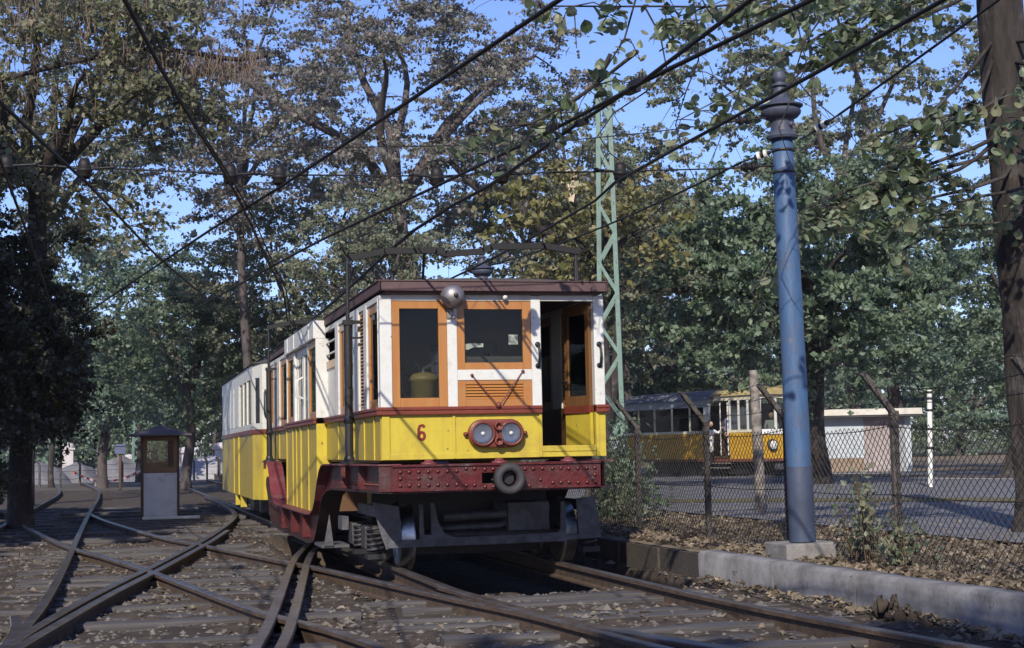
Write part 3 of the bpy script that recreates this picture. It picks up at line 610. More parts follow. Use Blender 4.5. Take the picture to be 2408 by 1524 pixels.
# ------------------------------------------------------------------ second tram car
c2 = thing('trailer_car', 'yellow and white tram carriage standing behind the car numbered 6', 'tram', (0, 16, ZR))
B2 = lambda m, name, mat, p=c2, bev=0., **k: m.build(name, mat, p, bev, **k)
Y0, Y1, X2 = 11.75, 20.3, 1.29
plan = [(-1.16, Y0), (-X2, Y0+.38), (-X2, Y1), (X2, Y1), (X2, Y0+.38), (1.16, Y0)]
for a, c in zip(plan, plan[1:]+plan[:1]):
    d = Vector((c[0]-a[0], c[1]-a[1])); L = d.length; dn = d.normalized(); A = Vector(a)
    q = lambda u, z: (A.x+dn.x*u, A.y+dn.y*u, z)
    def wallbar(u0, u1, z0, z1, nm, mt, t=.04):
        p0, p1 = q(u0, (z0+z1)/2), q(u1, (z0+z1)/2); return B2(MB().bar(p0, p1, t, z1-z0), nm, mt)
    longs = L > 4
    wallbar(0, L, .33, 1.425, 'side_panel' if longs else 'end_panel', yellow_side if longs else yellow)
    wallbar(-.01, L+.01, 1.425, 1.50, 'waist_rail', waistm, .075)
    wallbar(0, L, 1.50, 1.60, 'lower_rail', white); wallbar(0, L, 2.36, 2.60, 'letterboard', white)
    if longs: cuts = [0, .3, 1.15, 1.25, 2.05, 2.15, 2.95, 3.1, 3.2, 4.3, 4.5, 5.3, 5.4, 6.2, 6.3, 7.1, 7.2, 7.95, L]
    elif L > 2: cuts = [0, .22, .78, .88, 1.44, 1.54, 2.1, L]
    else: cuts = [0, .09, L-.09, L]
    for i in range(0, len(cuts)-1):
        if i % 2 == 0: wallbar(cuts[i], cuts[i+1], 1.60, 2.36, 'window_post', white, .05)
        else:
            o = wallbar(cuts[i], cuts[i+1], 1.60, 2.36, 'window_pane', glass, .006)
    if longs:
        for u in (3.02, 3.16, 4.36): wallbar(u, u+.05, .34, 1.424, 'door_edge', yellow, .07)
B2(MB().box(-1.2, 1.2, Y0+.3, Y1-.1, .36, .42).box(-1.1, 1.1, Y1-.3, Y1-.25, .4, 2.4).box(-.6, .6, 13, 13.1, .4, 2.3), 'floor', dkwood)
m = MB(); pr = roof_profile(1.34, 2.60, .24, 12); m.prism(pr+[(1.3, 2.58), (-1.3, 2.58)], Y0+.3, Y1+.06, 'y')
m.add([(a, Y0+.3, c) for a, c in pr]+[(a*.88, Y0-.04, 2.60+(c-2.6)*.35) for a, c in pr], [(i, i+1, 14+i, 13+i) for i in range(12)], True)
m.add([(a*.88, Y0-.04, 2.60+(c-2.6)*.35) for a, c in pr], [tuple(range(13))])
B2(m, 'roof', canvas)
B2(MB().box(-1.0, 1.0, 12.2, 20, .10, .32), 'underframe', black)
for y in (13.0, 14.6, 17.4, 19.0):
    B2(MB().tube([(-.8, y, .24), (.8, y, .24)], .05, 10), 'axle', steel)
    for x in (-.76, .8): B2(MB().lathe([(.06, -.05), (.28, -.05), (.30, -.05), (.30, .03), (.33, .05), (.06, .05)], (x, y, .24), 'x', 24), 'wheel', bright)
    B2(MB().box(-1.12, -.98, y-.14, y+.14, .08, .38), 'axle_box', bogiem, bev=.02)
B2(MB().box(-1.31, -1.2, 14.9, 15.0, .12, .33).box(-1.31, -1.2, 16.2, 16.3, .12, .33), 'step_hanger', yellow)
B2(MB().tube([(-1.13, Y0-.06, 1.7), (-1.15, Y0-.12, 1.75), (-1.15, Y0-.12, 2.1), (-1.13, Y0-.06, 2.15)], .014, 8), 'handrail', steel)

# notices behind the windscreen
tag(MB().box(.16, .253, .05, .053, 2.095, 2.19).build('paper_notice', paper), 'small square white paper stuck inside the windscreen', 'paper')
tag(MB().prism([(-.27, 2.05), (-.24, 2.045), (-.19, 2.068), (-.09, 2.07), (-.088, 2.106), (-.2, 2.108), (-.27, 2.1)], .05, .053, 'y').build('paper_notice', paper), 'torn strip of white paper inside the windscreen', 'paper')

# ------------------------------------------------------------------ third tram beyond the fence
t3 = thing('street_tram', 'yellow tram with dark windows stopped on the street beyond the wire fence', 'tram', (14.94, 29.02, ZB), rz=math.atan2(6.51, -1.93)-math.pi)
# local axes: x runs from rear (negative... ) ; origin at the front left corner, -x = rear, y = to the tram's left
def T3(m, nm, mt, p=None, bev=0.):
    o = m.build(nm, mt, None, bev); o.parent = p or t3; return o
# in local space the tram occupies x in [0, 7.2] rearward = +x ; camera-side wall at y=0, body to y=2.1
ang = math.atan2(6.51, -1.93); t3.rotation_euler = (0, 0, ang)
H = 2.1; Ls = 6.9      # local +x = to the rear, local +y = away... (left-hand side of +x)
s3 = -1                # the body lies on the right-hand side of +x
tw = lambda a, c: sorted((s3*a, s3*c))
def t3box(x0, x1, a, c, z0, z1): y = tw(a, c); return MB().box(x0, x1, y[0], y[1], z0, z1)
yel3 = M('ochre_tram_paint', (.58, .33, .025), .45, col2=(.46, .25, .02), scale=3, bump=.1)
cream = M('cream_tram_paint', (.66, .62, .48), .5, bump=.05)
T3(t3box(2.35, Ls, 0, .05, .58, 1.38), 'side_panel', yel3); T3(t3box(.0, 1.35, 0, .05, .58, 1.38), 'cab_panel', yel3)
T3(t3box(-.012, .03, .05, 2.0, .58, 1.30), 'front_panel', yel3); T3(t3box(0, Ls, 1.98, 2.03, .58, 1.38), 'far_side_panel', yel3); T3(t3box(Ls-.05, Ls, .06, 1.97, .58, 1.38), 'rear_panel', yel3)
T3(t3box(-.03, Ls, -.02, 2.05, .50, .58), 'sole_bar', M('red_brown_bar', (.2, .07, .05), .5))
T3(t3box(2.3, Ls, -.012, .05, 1.38, 1.46), 'waist_rail', cream); T3(t3box(-.03, 1.35, -.012, .05, 1.38, 1.46), 'waist_rail', cream); T3(t3box(-.03, .03, .06, 2.0, 1.3, 1.46), 'waist_rail', white)
T3(t3box(2.3, Ls, 0, .05, 2.2, 2.42), 'letterboard', M('blue_grey_board', (.36, .40, .45), .5)); T3(t3box(-.01, 2.3, 0, .05, 2.36, 2.5), 'letterboard', cream); T3(t3box(-.02, .04, .05, 2.0, 2.38, 2.5), 'letterboard', cream)
for x in (2.32, 3.3, 4.25, 5.2, 6.1, Ls-.1): T3(t3box(x, x+(.3 if x < 2.5 else .07), .002, .048, 1.46, 2.2), 'window_post', white if x < 2.5 else cream)
for a, c in ((2.62, 3.3), (3.37, 4.25), (4.32, 5.2), (5.27, 6.1), (6.17, Ls-.1)): T3(t3box(a, c, .02, .024, 1.46, 2.2), 'window_pane', glass)
for x in (0, .42, .85, 1.28): T3(t3box(x, x+.08, .002, .048, 1.46, 2.36), 'cab_post', white)
for a, c in ((.08, .42), (.5, .85), (.93, 1.28)): T3(t3box(a, c, .02, .024, 1.46, 2.36), 'window_pane', glass)
for a in (.055, .66, 1.3, 1.9): T3(t3box(-.01, .03, a, a+.09, 1.46, 2.38), 'windscreen_post', white)
for a, c in ((.145, .66), (.75, 1.3), (1.39, 1.9)): T3(t3box(.005, .009, a, c, 1.46, 2.38), 'windscreen_pane', glass)
T3(t3box(.1, Ls-.1, .06, 1.96, .6, .66), 'floor', dkwood); T3(t3box(2.3, 2.34, .5, 1.96, .66, 2.4), 'bulkhead', dkwood); T3(t3box(1.3, Ls-.06, 1.93, 1.975, 1.46, 2.3), 'far_wall', dkwood)
m = MB(); pr = [(-.08, 2.42), (.05, 2.56), (.35, 2.70), (1.0, 2.76), (1.65, 2.70), (1.95, 2.56), (2.1, 2.42)]
m.prism([(s3*a, c) for a, c in pr], 2.1, Ls+.1, 'x'); T3(m, 'roof', M('grey_blue_roof', (.16, .17, .21), .6))
m = MB(); pr = [(-.06, 2.50), (.05, 2.60), (.35, 2.74), (1.0, 2.80), (1.65, 2.74), (1.95, 2.60), (2.08, 2.50)]
m.prism([(s3*a, c) for a, c in pr], -.12, 2.2, 'x'); T3(m, 'cab_roof', M('ochre_roof', (.42, .33, .15), .6))
T3(t3box(.8, 5.8, .2, 1.9, .12, .5), 'underframe', black)
for x in (1.7, 4.6):
    y = tw(.28, .42); T3(MB().lathe([(.06, -.05), (.33, -.05), (.33, .05), (.06, .05)], (x, s3*.35, .36), 'y', 20), 'wheel', steel)
T3(MB().lathe([(.0, -.09), (.16, -.085), (.18, -.06), (.18, 0), (0, 0)], (-.012, s3*.52, .98), 'x', 20), 'headlamp', steel)
T3(MB().lathe([(.0, -.11), (.12, -.10), (.135, -.088), (0, -.086)], (-.012, s3*.52, .98), 'x', 20), 'lamp_lens', porc)
T3(t3box(-.05, -.02, .12, 1.6, 1.31, 1.44), 'route_board', paper)
T3(t3box(1.3, 2.3, -.35, -.02, .30, .33).box(1.3, 2.3, *tw(-.2, .05), .44, .47), 'footboard', M('grey_step', (.2, .18, .16), .8))
for x in (1.36, 1.72, 2.3): T3(MB().tube([(x, s3*-.04, .7), (x, s3*-.04, 2.3)], .02, 8), 'door_pole', white)
T3(MB().tube([(.6, s3*1, 2.78), (1.5, s3*1, 3.2), (2.4, s3*1, 2.8)], .02, 6), 'trolley_arm', black)
T3(t3box(-.1, .0, .6, 1.4, .25, .42), 'coupler', bogiem)
rt = struct('street_rails')
for a in (.35, 1.65):
    m = MB(); p0 = wmat(t3) @ Vector((-14, s3*a, .075)); p1 = wmat(t3) @ Vector((26, s3*a, .075)); m.bar((p0.x, p0.y, ZB+.07), (p1.x, p1.y, ZB+.07), .07, .05); attach(m.build('rail', railm), rt)

# ------------------------------------------------------------------ people
def skin_body(name, joints, edges, mat, parent, levels=2):
    me = bpy.data.meshes.new(name); me.from_pydata([j[0] for j in joints], edges, []); me.materials.append(mat)
    o = bpy.data.objects.new(name, me); COL.objects.link(o); o.parent = parent
    o.modifiers.new('skin', 'SKIN'); 
    for i, j in enumerate(joints):
        r = j[1]; sv = me.skin_vertices[0].data[i]; sv.radius = r if isinstance(r, tuple) else (r, r); sv.use_root = (i == 0)
    s = o.modifiers.new('sub', 'SUBSURF'); s.levels = levels; s.render_levels = levels
    return o
skinm = M('skin', (.55, .32, .22), .6, bump=.02)
def person(label, loc, rz, top_c, leg_c, hair_c, pose, sc=.86):
    p = thing('person', label, 'person', loc, None, rz); p.scale = (sc, sc, sc)
    lean = pose.get('lean', 0.)
    hip = .92; sh = 1.42; L_ = lambda z: lean*(z-.9)
    la, ra = pose['arms']          # ((elbow),(wrist)) offsets
    J = [((0, 0, hip), (.15, .11)), ((L_(1.15), 0, 1.15), (.14, .10)), ((L_(1.36), 0, 1.36), (.17, .11)), ((L_(1.47), 0, 1.47), .055), ((L_(1.54), -.01, 1.55), .05),
         ((-.09, 0, .86), .10), ((-.10, -.02, .48), .065), ((-.10, .02, .09), .042), ((-.11, -.13, .035), .035),
         ((.09, 0, .86), .10), ((.10, -.02, .48), .065), ((.11, .02, .09), .042), ((.12, -.13, .035), .035),
         ((-.19+L_(1.4), 0, 1.40), .062), (la[0], .046), (la[1], .034), ((.19+L_(1.4), 0, 1.40), .062), (ra[0], .046), (ra[1], .034)]
    E = [(0, 1), (1, 2), (2, 3), (3, 4), (0, 5), (5, 6), (6, 7), (7, 8), (0, 9), (9, 10), (10, 11), (11, 12), (2, 13), (13, 14), (14, 15), (2, 16), (16, 17), (17, 18)]
    body = skin_body('body', J, E, leg_c, p)
    hx = L_(1.66)
    m = MB().lathe([(.001, 1.535), (.05, 1.54), (.07, 1.565), (.083, 1.61), (.09, 1.66), (.086, 1.71), (.065, 1.755), (.03, 1.775), (.001, 1.78)], (hx, 0, 0), 'z', 16)
    m.v = [(x, y*1.18, z) for x, y, z in m.v]
    m.prism([(-.105, 1.63), (-.135, 1.635), (-.10, 1.69)], hx-.015, hx+.015, 'x')                 # nose
    for s_ in (-1, 1): m.lathe([(.001, -.01), (.02, -.006), (.028, 0), (.02, .006), (.001, .01)], (hx+s_*.092, .005, 1.655), 'x', 8)
    m.build('head', skinm).parent = p
    e = MB()
    for s_ in (-1, 1): e.lathe([(.001, -.104), (.011, -.1), (.013, -.095)], (hx+s_*.035, 0, 1.665), 'y', 8)
    e.box(hx-.028, hx+.028, -.102, -.094, 1.59, 1.597); e.build('face_features', black).parent = p
    h = MB().lathe([(.095, 1.665), (.098, 1.70), (.08, 1.765), (.04, 1.80), (.001, 1.806)], (hx, .02, 0), 'z', 16).lathe([(.09, 1.60), (.098, 1.67), (.09, 1.71)], (hx, .035, 0), 'z', 16)
    h.v = [(x, y*1.15+(.0 if z > 1.69 else .02), z) for x, y, z in h.v]; h.build('hair', hair_c).parent = p
    # coat: sleeves and torso as one garment
    G = [((0, 0, hip-.12), (.19, .14)), ((L_(1.1), 0, 1.10), (.165, .125)), ((L_(1.36), 0, 1.36), (.19, .125)), ((L_(1.45), 0, 1.45), (.08, .075)),
         ((-.2+L_(1.4), 0, 1.40), .076), (la[0], .06), (tuple(np.array(la[0])*.25+np.array(la[1])*.75), .047), ((.2+L_(1.4), 0, 1.40), .076), (ra[0], .06), (tuple(np.array(ra[0])*.25+np.array(ra[1])*.75), .047)]
    if pose.get('coat'): G += [((0, 0, .55), (.20, .15))]
    GE = [(0, 1), (1, 2), (2, 3), (2, 4), (4, 5), (5, 6), (2, 7), (7, 8), (8, 9)]+([(0, 10)] if pose.get('coat') else [])
    skin_body('coat' if pose.get('coat') else 'shirt', G, GE, top_c, p)
    for el, wr_ in (la, ra):
        el, wr_ = Vector(el), Vector(wr_); d = (wr_-el).normalized(); sd = d.cross(Vector((0, 0, 1))); sd = sd.normalized() if sd.length > .1 else Vector((1, 0, 0)); up = sd.cross(d)
        m = MB().tube([wr_-d*.02, wr_+d*.03, wr_+d*.085], [.026, .038, .034], 8)
        for k, ln in enumerate((.062, .075, .07, .055)):
            b0 = wr_+d*.078+sd*(k-1.5)*.018; m.tube([b0, b0+d*ln*.5, b0+d*ln*.8-up*.02, b0+d*ln*.9-up*.045], [.0095, .009, .0085, .007], 6)
        b0 = wr_+d*.03+sd*.03; m.tube([b0, b0+sd*.03+d*.025, b0+sd*.035+d*.055-up*.015], [.012, .011, .008], 6)
        m.build('hand', skinm).parent = p
    return p
p_ = wmat(t3)
q = p_ @ Vector((2.12, s3*-.18, .335)); face = math.atan2(-.35, -1)
white_coat = M('white_coat', (.72, .73, .76), .8, bump=.1); darkcl = M('dark_trousers', (.035, .035, .04), .8); bluecl = M('blue_jacket', (.12, .15, .30), .8); hairm = M('dark_hair', (.018, .012, .01), .6)
person('person in a white coat leaning out of the yellow tram doorway', q, R(25), white_coat, darkcl, hairm,
       {'lean': .12, 'coat': True, 'arms': (((-.28, -.10, 1.12), (-.30, -.30, 1.22)), ((.42, -.06, 1.30), (.55, -.12, 1.45)))}, .80)
q = p_ @ Vector((1.56, s3*.25, .66))
person('person in a blue jacket standing inside the tram doorway', q, R(-10), bluecl, darkcl, hairm,
       {'lean': 0., 'arms': (((-.26, 0, 1.12), (-.24, -.12, .90)), ((.26, -.02, 1.14), (.22, -.2, .98)))}, .80)
q = p_ @ Vector((.5, s3*.95, .66))
person('person sitting at the controls behind the tram windscreen', q, R(-15), M('grey_shirt', (.3, .32, .34), .8), darkcl, hairm,
       {'lean': 0., 'arms': (((-.27, -.05, 1.12), (-.2, -.32, 1.10)), ((.27, -.05, 1.12), (.2, -.32, 1.10)))}, .74)

# ------------------------------------------------------------------ sentry booth
kz = ZG; kb = thing('watchman_booth', 'small brown sentry booth with hipped roof and pale lower panel beside the tracks', 'booth', (-2.67, 18.9, kz))
K = lambda m, nm, mt, p=kb, bev=0.: m.build(nm, mt, p, bev)
brown = M('brown_booth_wood', (.10, .055, .03), .7, col2=(.06, .032, .02), scale=8, stretch=(1, 1, .2), bump=.3)
panelm = M('pale_blue_panel', (.55, .58, .62), .55, col2=(.46, .48, .52), scale=3, bump=.06, dirt=(.30, .29, .30), dscale=2.5)
x0, x1, y0, y1 = -3.06, -2.29, 18.55, 19.35
for x in (x0, x1-.05):
    for y in (y0, y1-.05): K(MB().box(x, x+.05, y, y+.05, kz, 1.50), 'corner_post', brown)
K(MB().box(x0+.05, x1-.05, y0+.01, y0+.03, kz+.04, .74), 'front_panel', panelm)
K(MB().box(x0+.01, x0+.03, y0+.05, y1-.05, kz+.04, .74), 'side_panel', brown); K(MB().box(x1-.03, x1-.01, y0+.05, y1-.05, kz+.04, .74), 'side_panel', brown); K(MB().box(x0+.05, x1-.05, y1-.03, y1-.01, kz+.04, .9), 'back_panel', brown)
fr = K(frame_y(x0+.05, x1-.05, .75, 1.47, x0+.12, x1-.12, .86, 1.40, y0+.004, y0+.044), 'window_frame', M('tan_frame', (.20, .12, .06), .6), bev=.004)
K(MB().box(x1-.235, x1-.12, y0+.01, y0+.03, .86, 1.40), 'window_mullion', brown, fr); K(MB().box(x0+.12, x1-.235, y0+.02, y0+.024, .86, 1.40), 'pane', glass, fr)
fr = K(frame_y(x0+.05, x1-.05, .9, 1.47, x0+.11, x1-.11, .95, 1.42, y1-.044, y1-.004), 'window_frame', brown); K(MB().box(x0+.11, x1-.11, y1-.026, y1-.022, .95, 1.42), 'pane', glass, fr)
for xa in (x0+.005, x1-.045): K(frame_x(xa, xa+.04, y0+.06, y1-.06, .75, 1.46, .06), 'side_window_frame', brown)
cxk, cyk = (x0+x1)/2, (y0+y1)/2
m = MB(); e = .24; zb_ = 1.53; zt = 1.735
base = [(x0-e, y0-e, zb_), (x1+e, y0-e, zb_), (x1+e, y1+e, zb_), (x0-e, y1+e, zb_)]; midp = [(cxk-.2, cyk-.2, 1.66), (cxk+.2, cyk-.2, 1.66), (cxk+.2, cyk+.2, 1.66), (cxk-.2, cyk+.2, 1.66)]
m.add([(x, y, z-.03) for x, y, z in base]+base+midp+[(cxk, cyk, zt)], [(3, 2, 1, 0)]+[(i, (i+1) % 4, 4+(i+1) % 4, 4+i) for i in range(4)]+[(4+i, 4+(i+1) % 4, 8+(i+1) % 4, 8+i) for i in range(4)]+[(8+i, 8+(i+1) % 4, 12) for i in range(4)])
K(m, 'roof', M('dark_roof_felt', (.10, .08, .09), .6, bump=.2)); K(MB().box(x0, x1, y0, y1, 1.47, 1.50), 'head_frame', brown)
K(MB().lathe([(.02, 1.72), (.02, 1.75), (.0, 1.77)], (cxk, cyk, 0), 'z', 8), 'finial', brown)
tag(MB().box(-3.05, -1.93, 17.35, 17.6, ZG+.02, ZG+.075).build('threshold_plank', white, bevel=.01), 'white plank lying on the ground in front of the sentry booth', 'plank')

# ------------------------------------------------------------------ blue poles
def blue_pole(loc, label):
    p = thing('iron_pole', label, 'pole', loc, 'blue tramway poles with finials'); 
    o = MB().lathe([(0, .0), (.114, .0), (.114, .3), (.103, 2.6), (.098, 3.28), (.095, 3.30), (.092, 3.62), (0, 3.625)], n=28).build('shaft', bluem); o.parent = p
    o = MB().lathe([(0.0, 3.6), (0.1364, 3.6042), (0.1452, 3.6254), (0.132, 3.6466), (0.1038, 3.672), (0.0986, 3.6847), (0.0986, 3.7609), (0.1074, 3.7694), (0.11, 3.7779), (0.1496, 3.799), (0.176, 3.8287), (0.1804, 3.8541), (0.1672, 3.8795), (0.1584, 3.8846), (0.198, 3.8948), (0.2006, 3.9083), (0.1496, 3.9261), (0.1012, 3.9515), (0.0748, 3.9896), (0.0581, 4.0404), (0.0493, 4.0828), (0.0739, 4.0879), (0.0739, 4.1065), (0.0458, 4.1133), (0.0414, 4.1234), (0.0581, 4.1463), (0.0616, 4.176), (0.0528, 4.2098), (0.0264, 4.231), (0.0, 4.2352)], n=36).build('finial', bluegrey); o.parent = p
    es = o.modifiers.new('edges', 'EDGE_SPLIT'); es.split_angle = R(35)
    o = MB().lathe([(.116, .004), (.1165, .32), (.1135, .66), (.1125, .664)], n=28).build('base_band', M('grey_blue_pole_base', (.05, .066, .115), .6, col2=(.036, .046, .08), scale=4, bump=.2)); o.parent = p
    for z in (3.50, 3.30): o = MB().lathe([(.096, z-.012), (.104, z-.01), (.104, z+.01), (.096, z+.012)], n=28).build('clamp_band', black); o.parent = p
    o = MB().lathe([(0, -.135), (.022, -.132), (.026, -.11), (.026, -.1)], (.05, 0.02, 3.727), 'y', 10).build('bolt', bluegrey); o.parent = p
    o = MB().box(-.235, .235, -.18, .3, -.24, -.005).build('footing', conc2, bevel=.012); o.parent = p
    return p
PX, PY = 2.395, -1.60
bp1 = blue_pole((PX, PY, .225), 'blue cast iron pole on a concrete block at the kerb wall'); bp1.rotation_euler = (0, R(-1.0), 0)
bp2 = dup(bp1, (1.86, 8.2, .36), scale=(.88, .88, .88), label='blue pole mostly hidden behind the tram with its finial above the roof')
# ------------------------------------------------------------------ overhead line
def sag(a, b, s, n=14): return [tuple(Vector(a).lerp(Vector(b), i/n)-Vector((0, 0, s*4*(i/n)*(1-i/n)))) for i in range(n+1)]
SP = [(-9.5, -1.6, 3.60), (-4.34, -1.6, 3.43), (-3.74, -1.6, 3.425), (-2.58, -1.6, 3.40), (-2.18, -1.6, 3.40), (-.85, -1.6, 3.42), (-.28, -1.6, 3.455), (.79, -1.6, 3.50), (1.71, -1.6, 3.545), (2.30, -1.6, 3.59)]
tag(MB().tube(SP, .0075, 6).build('span_wire', wirem), 'lower cross span wire carrying the insulators to the blue pole', 'wire')
UP = [(-9.5, -1.6, 4.0), (-4.39, -1.6, 3.71), (-3.4, -1.6, 3.67), (-2.57, -1.6, 3.64), (-1.92, -1.6, 3.635), (-.08, -1.6, 3.71), (1.04, -1.6, 3.85), (2.2, -1.6, 4.02)]
tag(MB().tube(UP, .005, 6).build('span_wire', wirem), 'thin upper cross span wire above the insulators', 'wire')
tag(MB().tube([(-2.30, -1.6, 3.41), (-2.57, -1.6, 3.64), (-2.85, -1.6, 3.405)], .0045, 5).tube([(-1.7, -1.6, 3.41), (-1.93, -1.6, 3.635), (-2.28, -1.6, 3.41)], .0035, 5).tube([(-1.0, -1.6, 3.42), (-.80, -1.6, 3.68), (-.45, -1.6, 3.44)], .0035, 5).build('bridle_wire', wirem), 'bent bridle wires tying the two span wires together', 'wire')
tag(MB().tube(sag((-9, 14, 4.0), (6.5, 14.5, 4.15), .12, 20), .006, 5).build('span_wire', wirem), 'distant span wire low across the trees at left', 'wire')
tag(MB().tube(sag((-9, -1.2, 3.1), (-1.5, 30, 4.2), .1, 20), .005, 5).build('stay_wire', wirem), 'thin stay wire running back from the left edge', 'wire')
WL = {'W4': [(-4.31, -10, 3.34), (-4.33, -1.6, 3.31), (-4.45, 9, 3.3), (-4.9, 30, 3.3)],
      'W3': [(-5.5, -14, 3.36), (-4.18, -4.44, 3.31), (-3.72, -1.6, 3.30), (-3.07, 3.03, 3.29), (-2.15, 8.73, 3.28), (-1.2, 17, 3.3)],
      'W1': [(-4.3, -14, 3.34), (-3.44, -6.87, 3.31), (-2.56, -1.6, 3.28), (-1.69, 4.36, 3.3), (-1.28, 7.1, 3.3), (-.5, 14, 3.32)],
      'W2': [(-.6, -12, 3.36), (-1.34, -7.24, 3.31), (-2.2, -1.6, 3.28), (-2.59, .83, 3.29), (-3.99, 10.5, 3.3), (-4.6, 16, 3.32)],
      'W5a': [(-.44, -13, 3.36), (-.40, -7.4, 3.31), (-.37, -5.51, 3.31), (-.92, -1.6, 3.30), (-1.43, 1.48, 3.29), (-2.27, 8.74, 3.3), (-2.7, 13, 3.3)],
      'W5b': [(.15, -13, 3.36), (-.09, -7.46, 3.31), (-.37, -5.5, 3.315), (-.42, -1.6, 3.33), (-.61, .9, 3.3), (-.4, 10, 3.3), (-.2, 25, 3.35)],
      'W6': [(.5, -13, 3.45), (.57, -7.58, 3.31), (.61, -3.46, 3.33), (.74, -1.6, 3.40), (.78, 1.97, 3.32), (.4, 20, 3.35)]}
lab = {'W4': 'leftmost contact wire, dropping steeply at the left edge', 'W3': 'contact wire slanting down to the right from the upper left edge', 'W1': 'thick contact wire falling steeply from the top left, doubled below its insulator',
       'W2': 'long contact wire rising from lower left to the top centre', 'W5a': 'left one of the two contact wires crossing at upper right', 'W5b': 'right one of the two contact wires crossing at upper right', 'W6': 'contact wire passing in front of the mast toward the blue finial'}
for k, pts in WL.items():
    P = smooth_path(pts, 1.2); m = MB().tube(P, .013, 6)
    if k in ('W1', 'W5b'): m.tube([p+Vector((.045*min(1, max(0, (p.y+4.5)/5)) if k == 'W1' else .04*min(1, abs(p.y+5.5)/3), 0, .012)) for p in P], .008, 6)
    tag(m.build('contact_wire', wirem), lab[k], 'wire', 'overhead contact wires')
cl_me = MB().box(-.02, .02, -.07, .07, -.02, .02).tube([(0, -.05, .0), (0, -.05, .05)], .014, 6).tube([(0, .05, .0), (0, .05, .05)], .014, 6).build('tmp', black)
for k, (x, y, z) in enumerate(((-2.4, -.55, 3.29), (-2.35, -.6, 3.28), (-2.75, 1.3, 3.29), (-3.35, 6.3, 3.30), (-2.95, 3.9, 3.29), (-.37, -5.5, 3.33), (-.33, -5.3, 3.33), (-.55, -4.2, 3.31), (-.40, -4.4, 3.31))):
    o = bpy.data.objects.new('wire_clamp', cl_me.data); COL.objects.link(o); o.location = (x, y, z); o.rotation_euler = (0, 0, .2)
    tag(o, ['black clamp just below the doubled contact wire insulator', 'black clamp on the long wire below its insulator', 'black clamp on the long wire at the crossing', 'small clamp far along the long rising wire', 'clamp on the wire slanting in from the left edge', 'upper clamp where the two upper right wires meet', 'lower clamp where the two upper right wires meet', 'black splice on the left upper right wire', 'black splice in front of the green mast'][k], 'clamp', 'wire clamps')
bpy.data.objects.remove(cl_me)
def insulator(loc, label):
    p = thing('insulator', label, 'insulator', loc, 'bell insulators on the span wire')
    for mm, nm, mt in ((MB().lathe([(0, .065), (.036, .075), (.05, .04), (.053, -.01), (.064, -.012), (.064, -.03), (.055, -.036), (.058, -.066), (.04, -.085), (0, -.08)], n=16), 'cap', insm), (MB().tube([(0, 0, -.07), (0, 0, -.13)], .014, 8).box(-.02, .02, -.04, .04, -.14, -.115), 'hanger', black), (MB().tube([(-.22, 0, .01), (0, 0, -.01), (.22, 0, .01)], .012, 6).lathe([(0, -.02), (.022, -.012), (.022, .012), (0, .02)], (-.22, 0, .01), 'z', 8).lathe([(0, -.02), (.022, -.012), (.022, .012), (0, .02)], (.22, 0, .01), 'z', 8), 'yoke', black)):
        o = mm.build(nm, mt); o.parent = p
    return p
IL = [((-4.34, -1.6, 3.43), 'insulator at the far left edge of the span wire'), ((-3.74, -1.6, 3.42), 'insulator in front of the dark left-hand trunk'), ((-2.58, -1.6, 3.40), 'left one of the close pair of insulators over the doubled wire'), ((-2.18, -1.6, 3.40), 'right one of the close pair of insulators on the long wire'), ((-.85, -1.6, 3.42), 'insulator against the trees left of the broken trunk'), ((-.28, -1.6, 3.455), 'insulator nearest the broken trunk on its left'), ((.79, -1.6, 3.50), 'insulator crossing the green lattice mast')]
ip = insulator(*IL[0])
for l, t in IL[1:]: dup(ip, l, label=t)
def strain(p0, p1, label, mt, whites=False):
    a, c = Vector(p0), Vector(p1); d = (c-a).normalized(); t = thing('strain_insulator', label, 'insulator', tuple(a))
    MB().tube([a, c], .009, 6).build('rod', black, t); m = MB(); w = MB(); mid = a.lerp(c, .55)
    for k, (o, r) in enumerate(((-.075, .018), (-.045, .04), (-.012, .028), (.02, .042), (.05, .024))): (w if whites and k in (1, 3) else m).tube([mid+d*(o-.013), mid+d*(o+.013)], r, 12)
    m.build('body', mt, t)
    if whites: w.build('porcelain_ring', porc, t)
    return t
strain((2.28, -1.6, 3.59), (1.75, -1.6, 3.545), 'dark strain insulator ending the lower span wire at the pole', insm); strain((2.2, -1.6, 4.02), (1.75, -1.6, 3.96), 'brown strain insulator ending the upper span wire at the collar', insm)
strain((2.32, -1.68, 3.74), (2.02, -1.40, 3.65), 'white ringed porcelain insulator on the left of the blue pole', insm, True); strain((2.49, -1.68, 3.82), (2.70, -2.0, 3.98), 'white ringed porcelain insulator on the right of the blue pole', insm, True)
tag(MB().tube(sag((2.70, -2.0, 3.98), (3.4, -7.6, 5.1), .02), .011, 6).build('feeder_cable', wirem), 'feeder cable rising right from the pole past the big trunk', 'wire')
tag(MB().tube(sag((2.02, -1.40, 3.65), (2.2, 9.5, 4.0), .1), .011, 6).build('feeder_cable', wirem), 'feeder cable slanting down left from the pole behind the mast', 'wire')

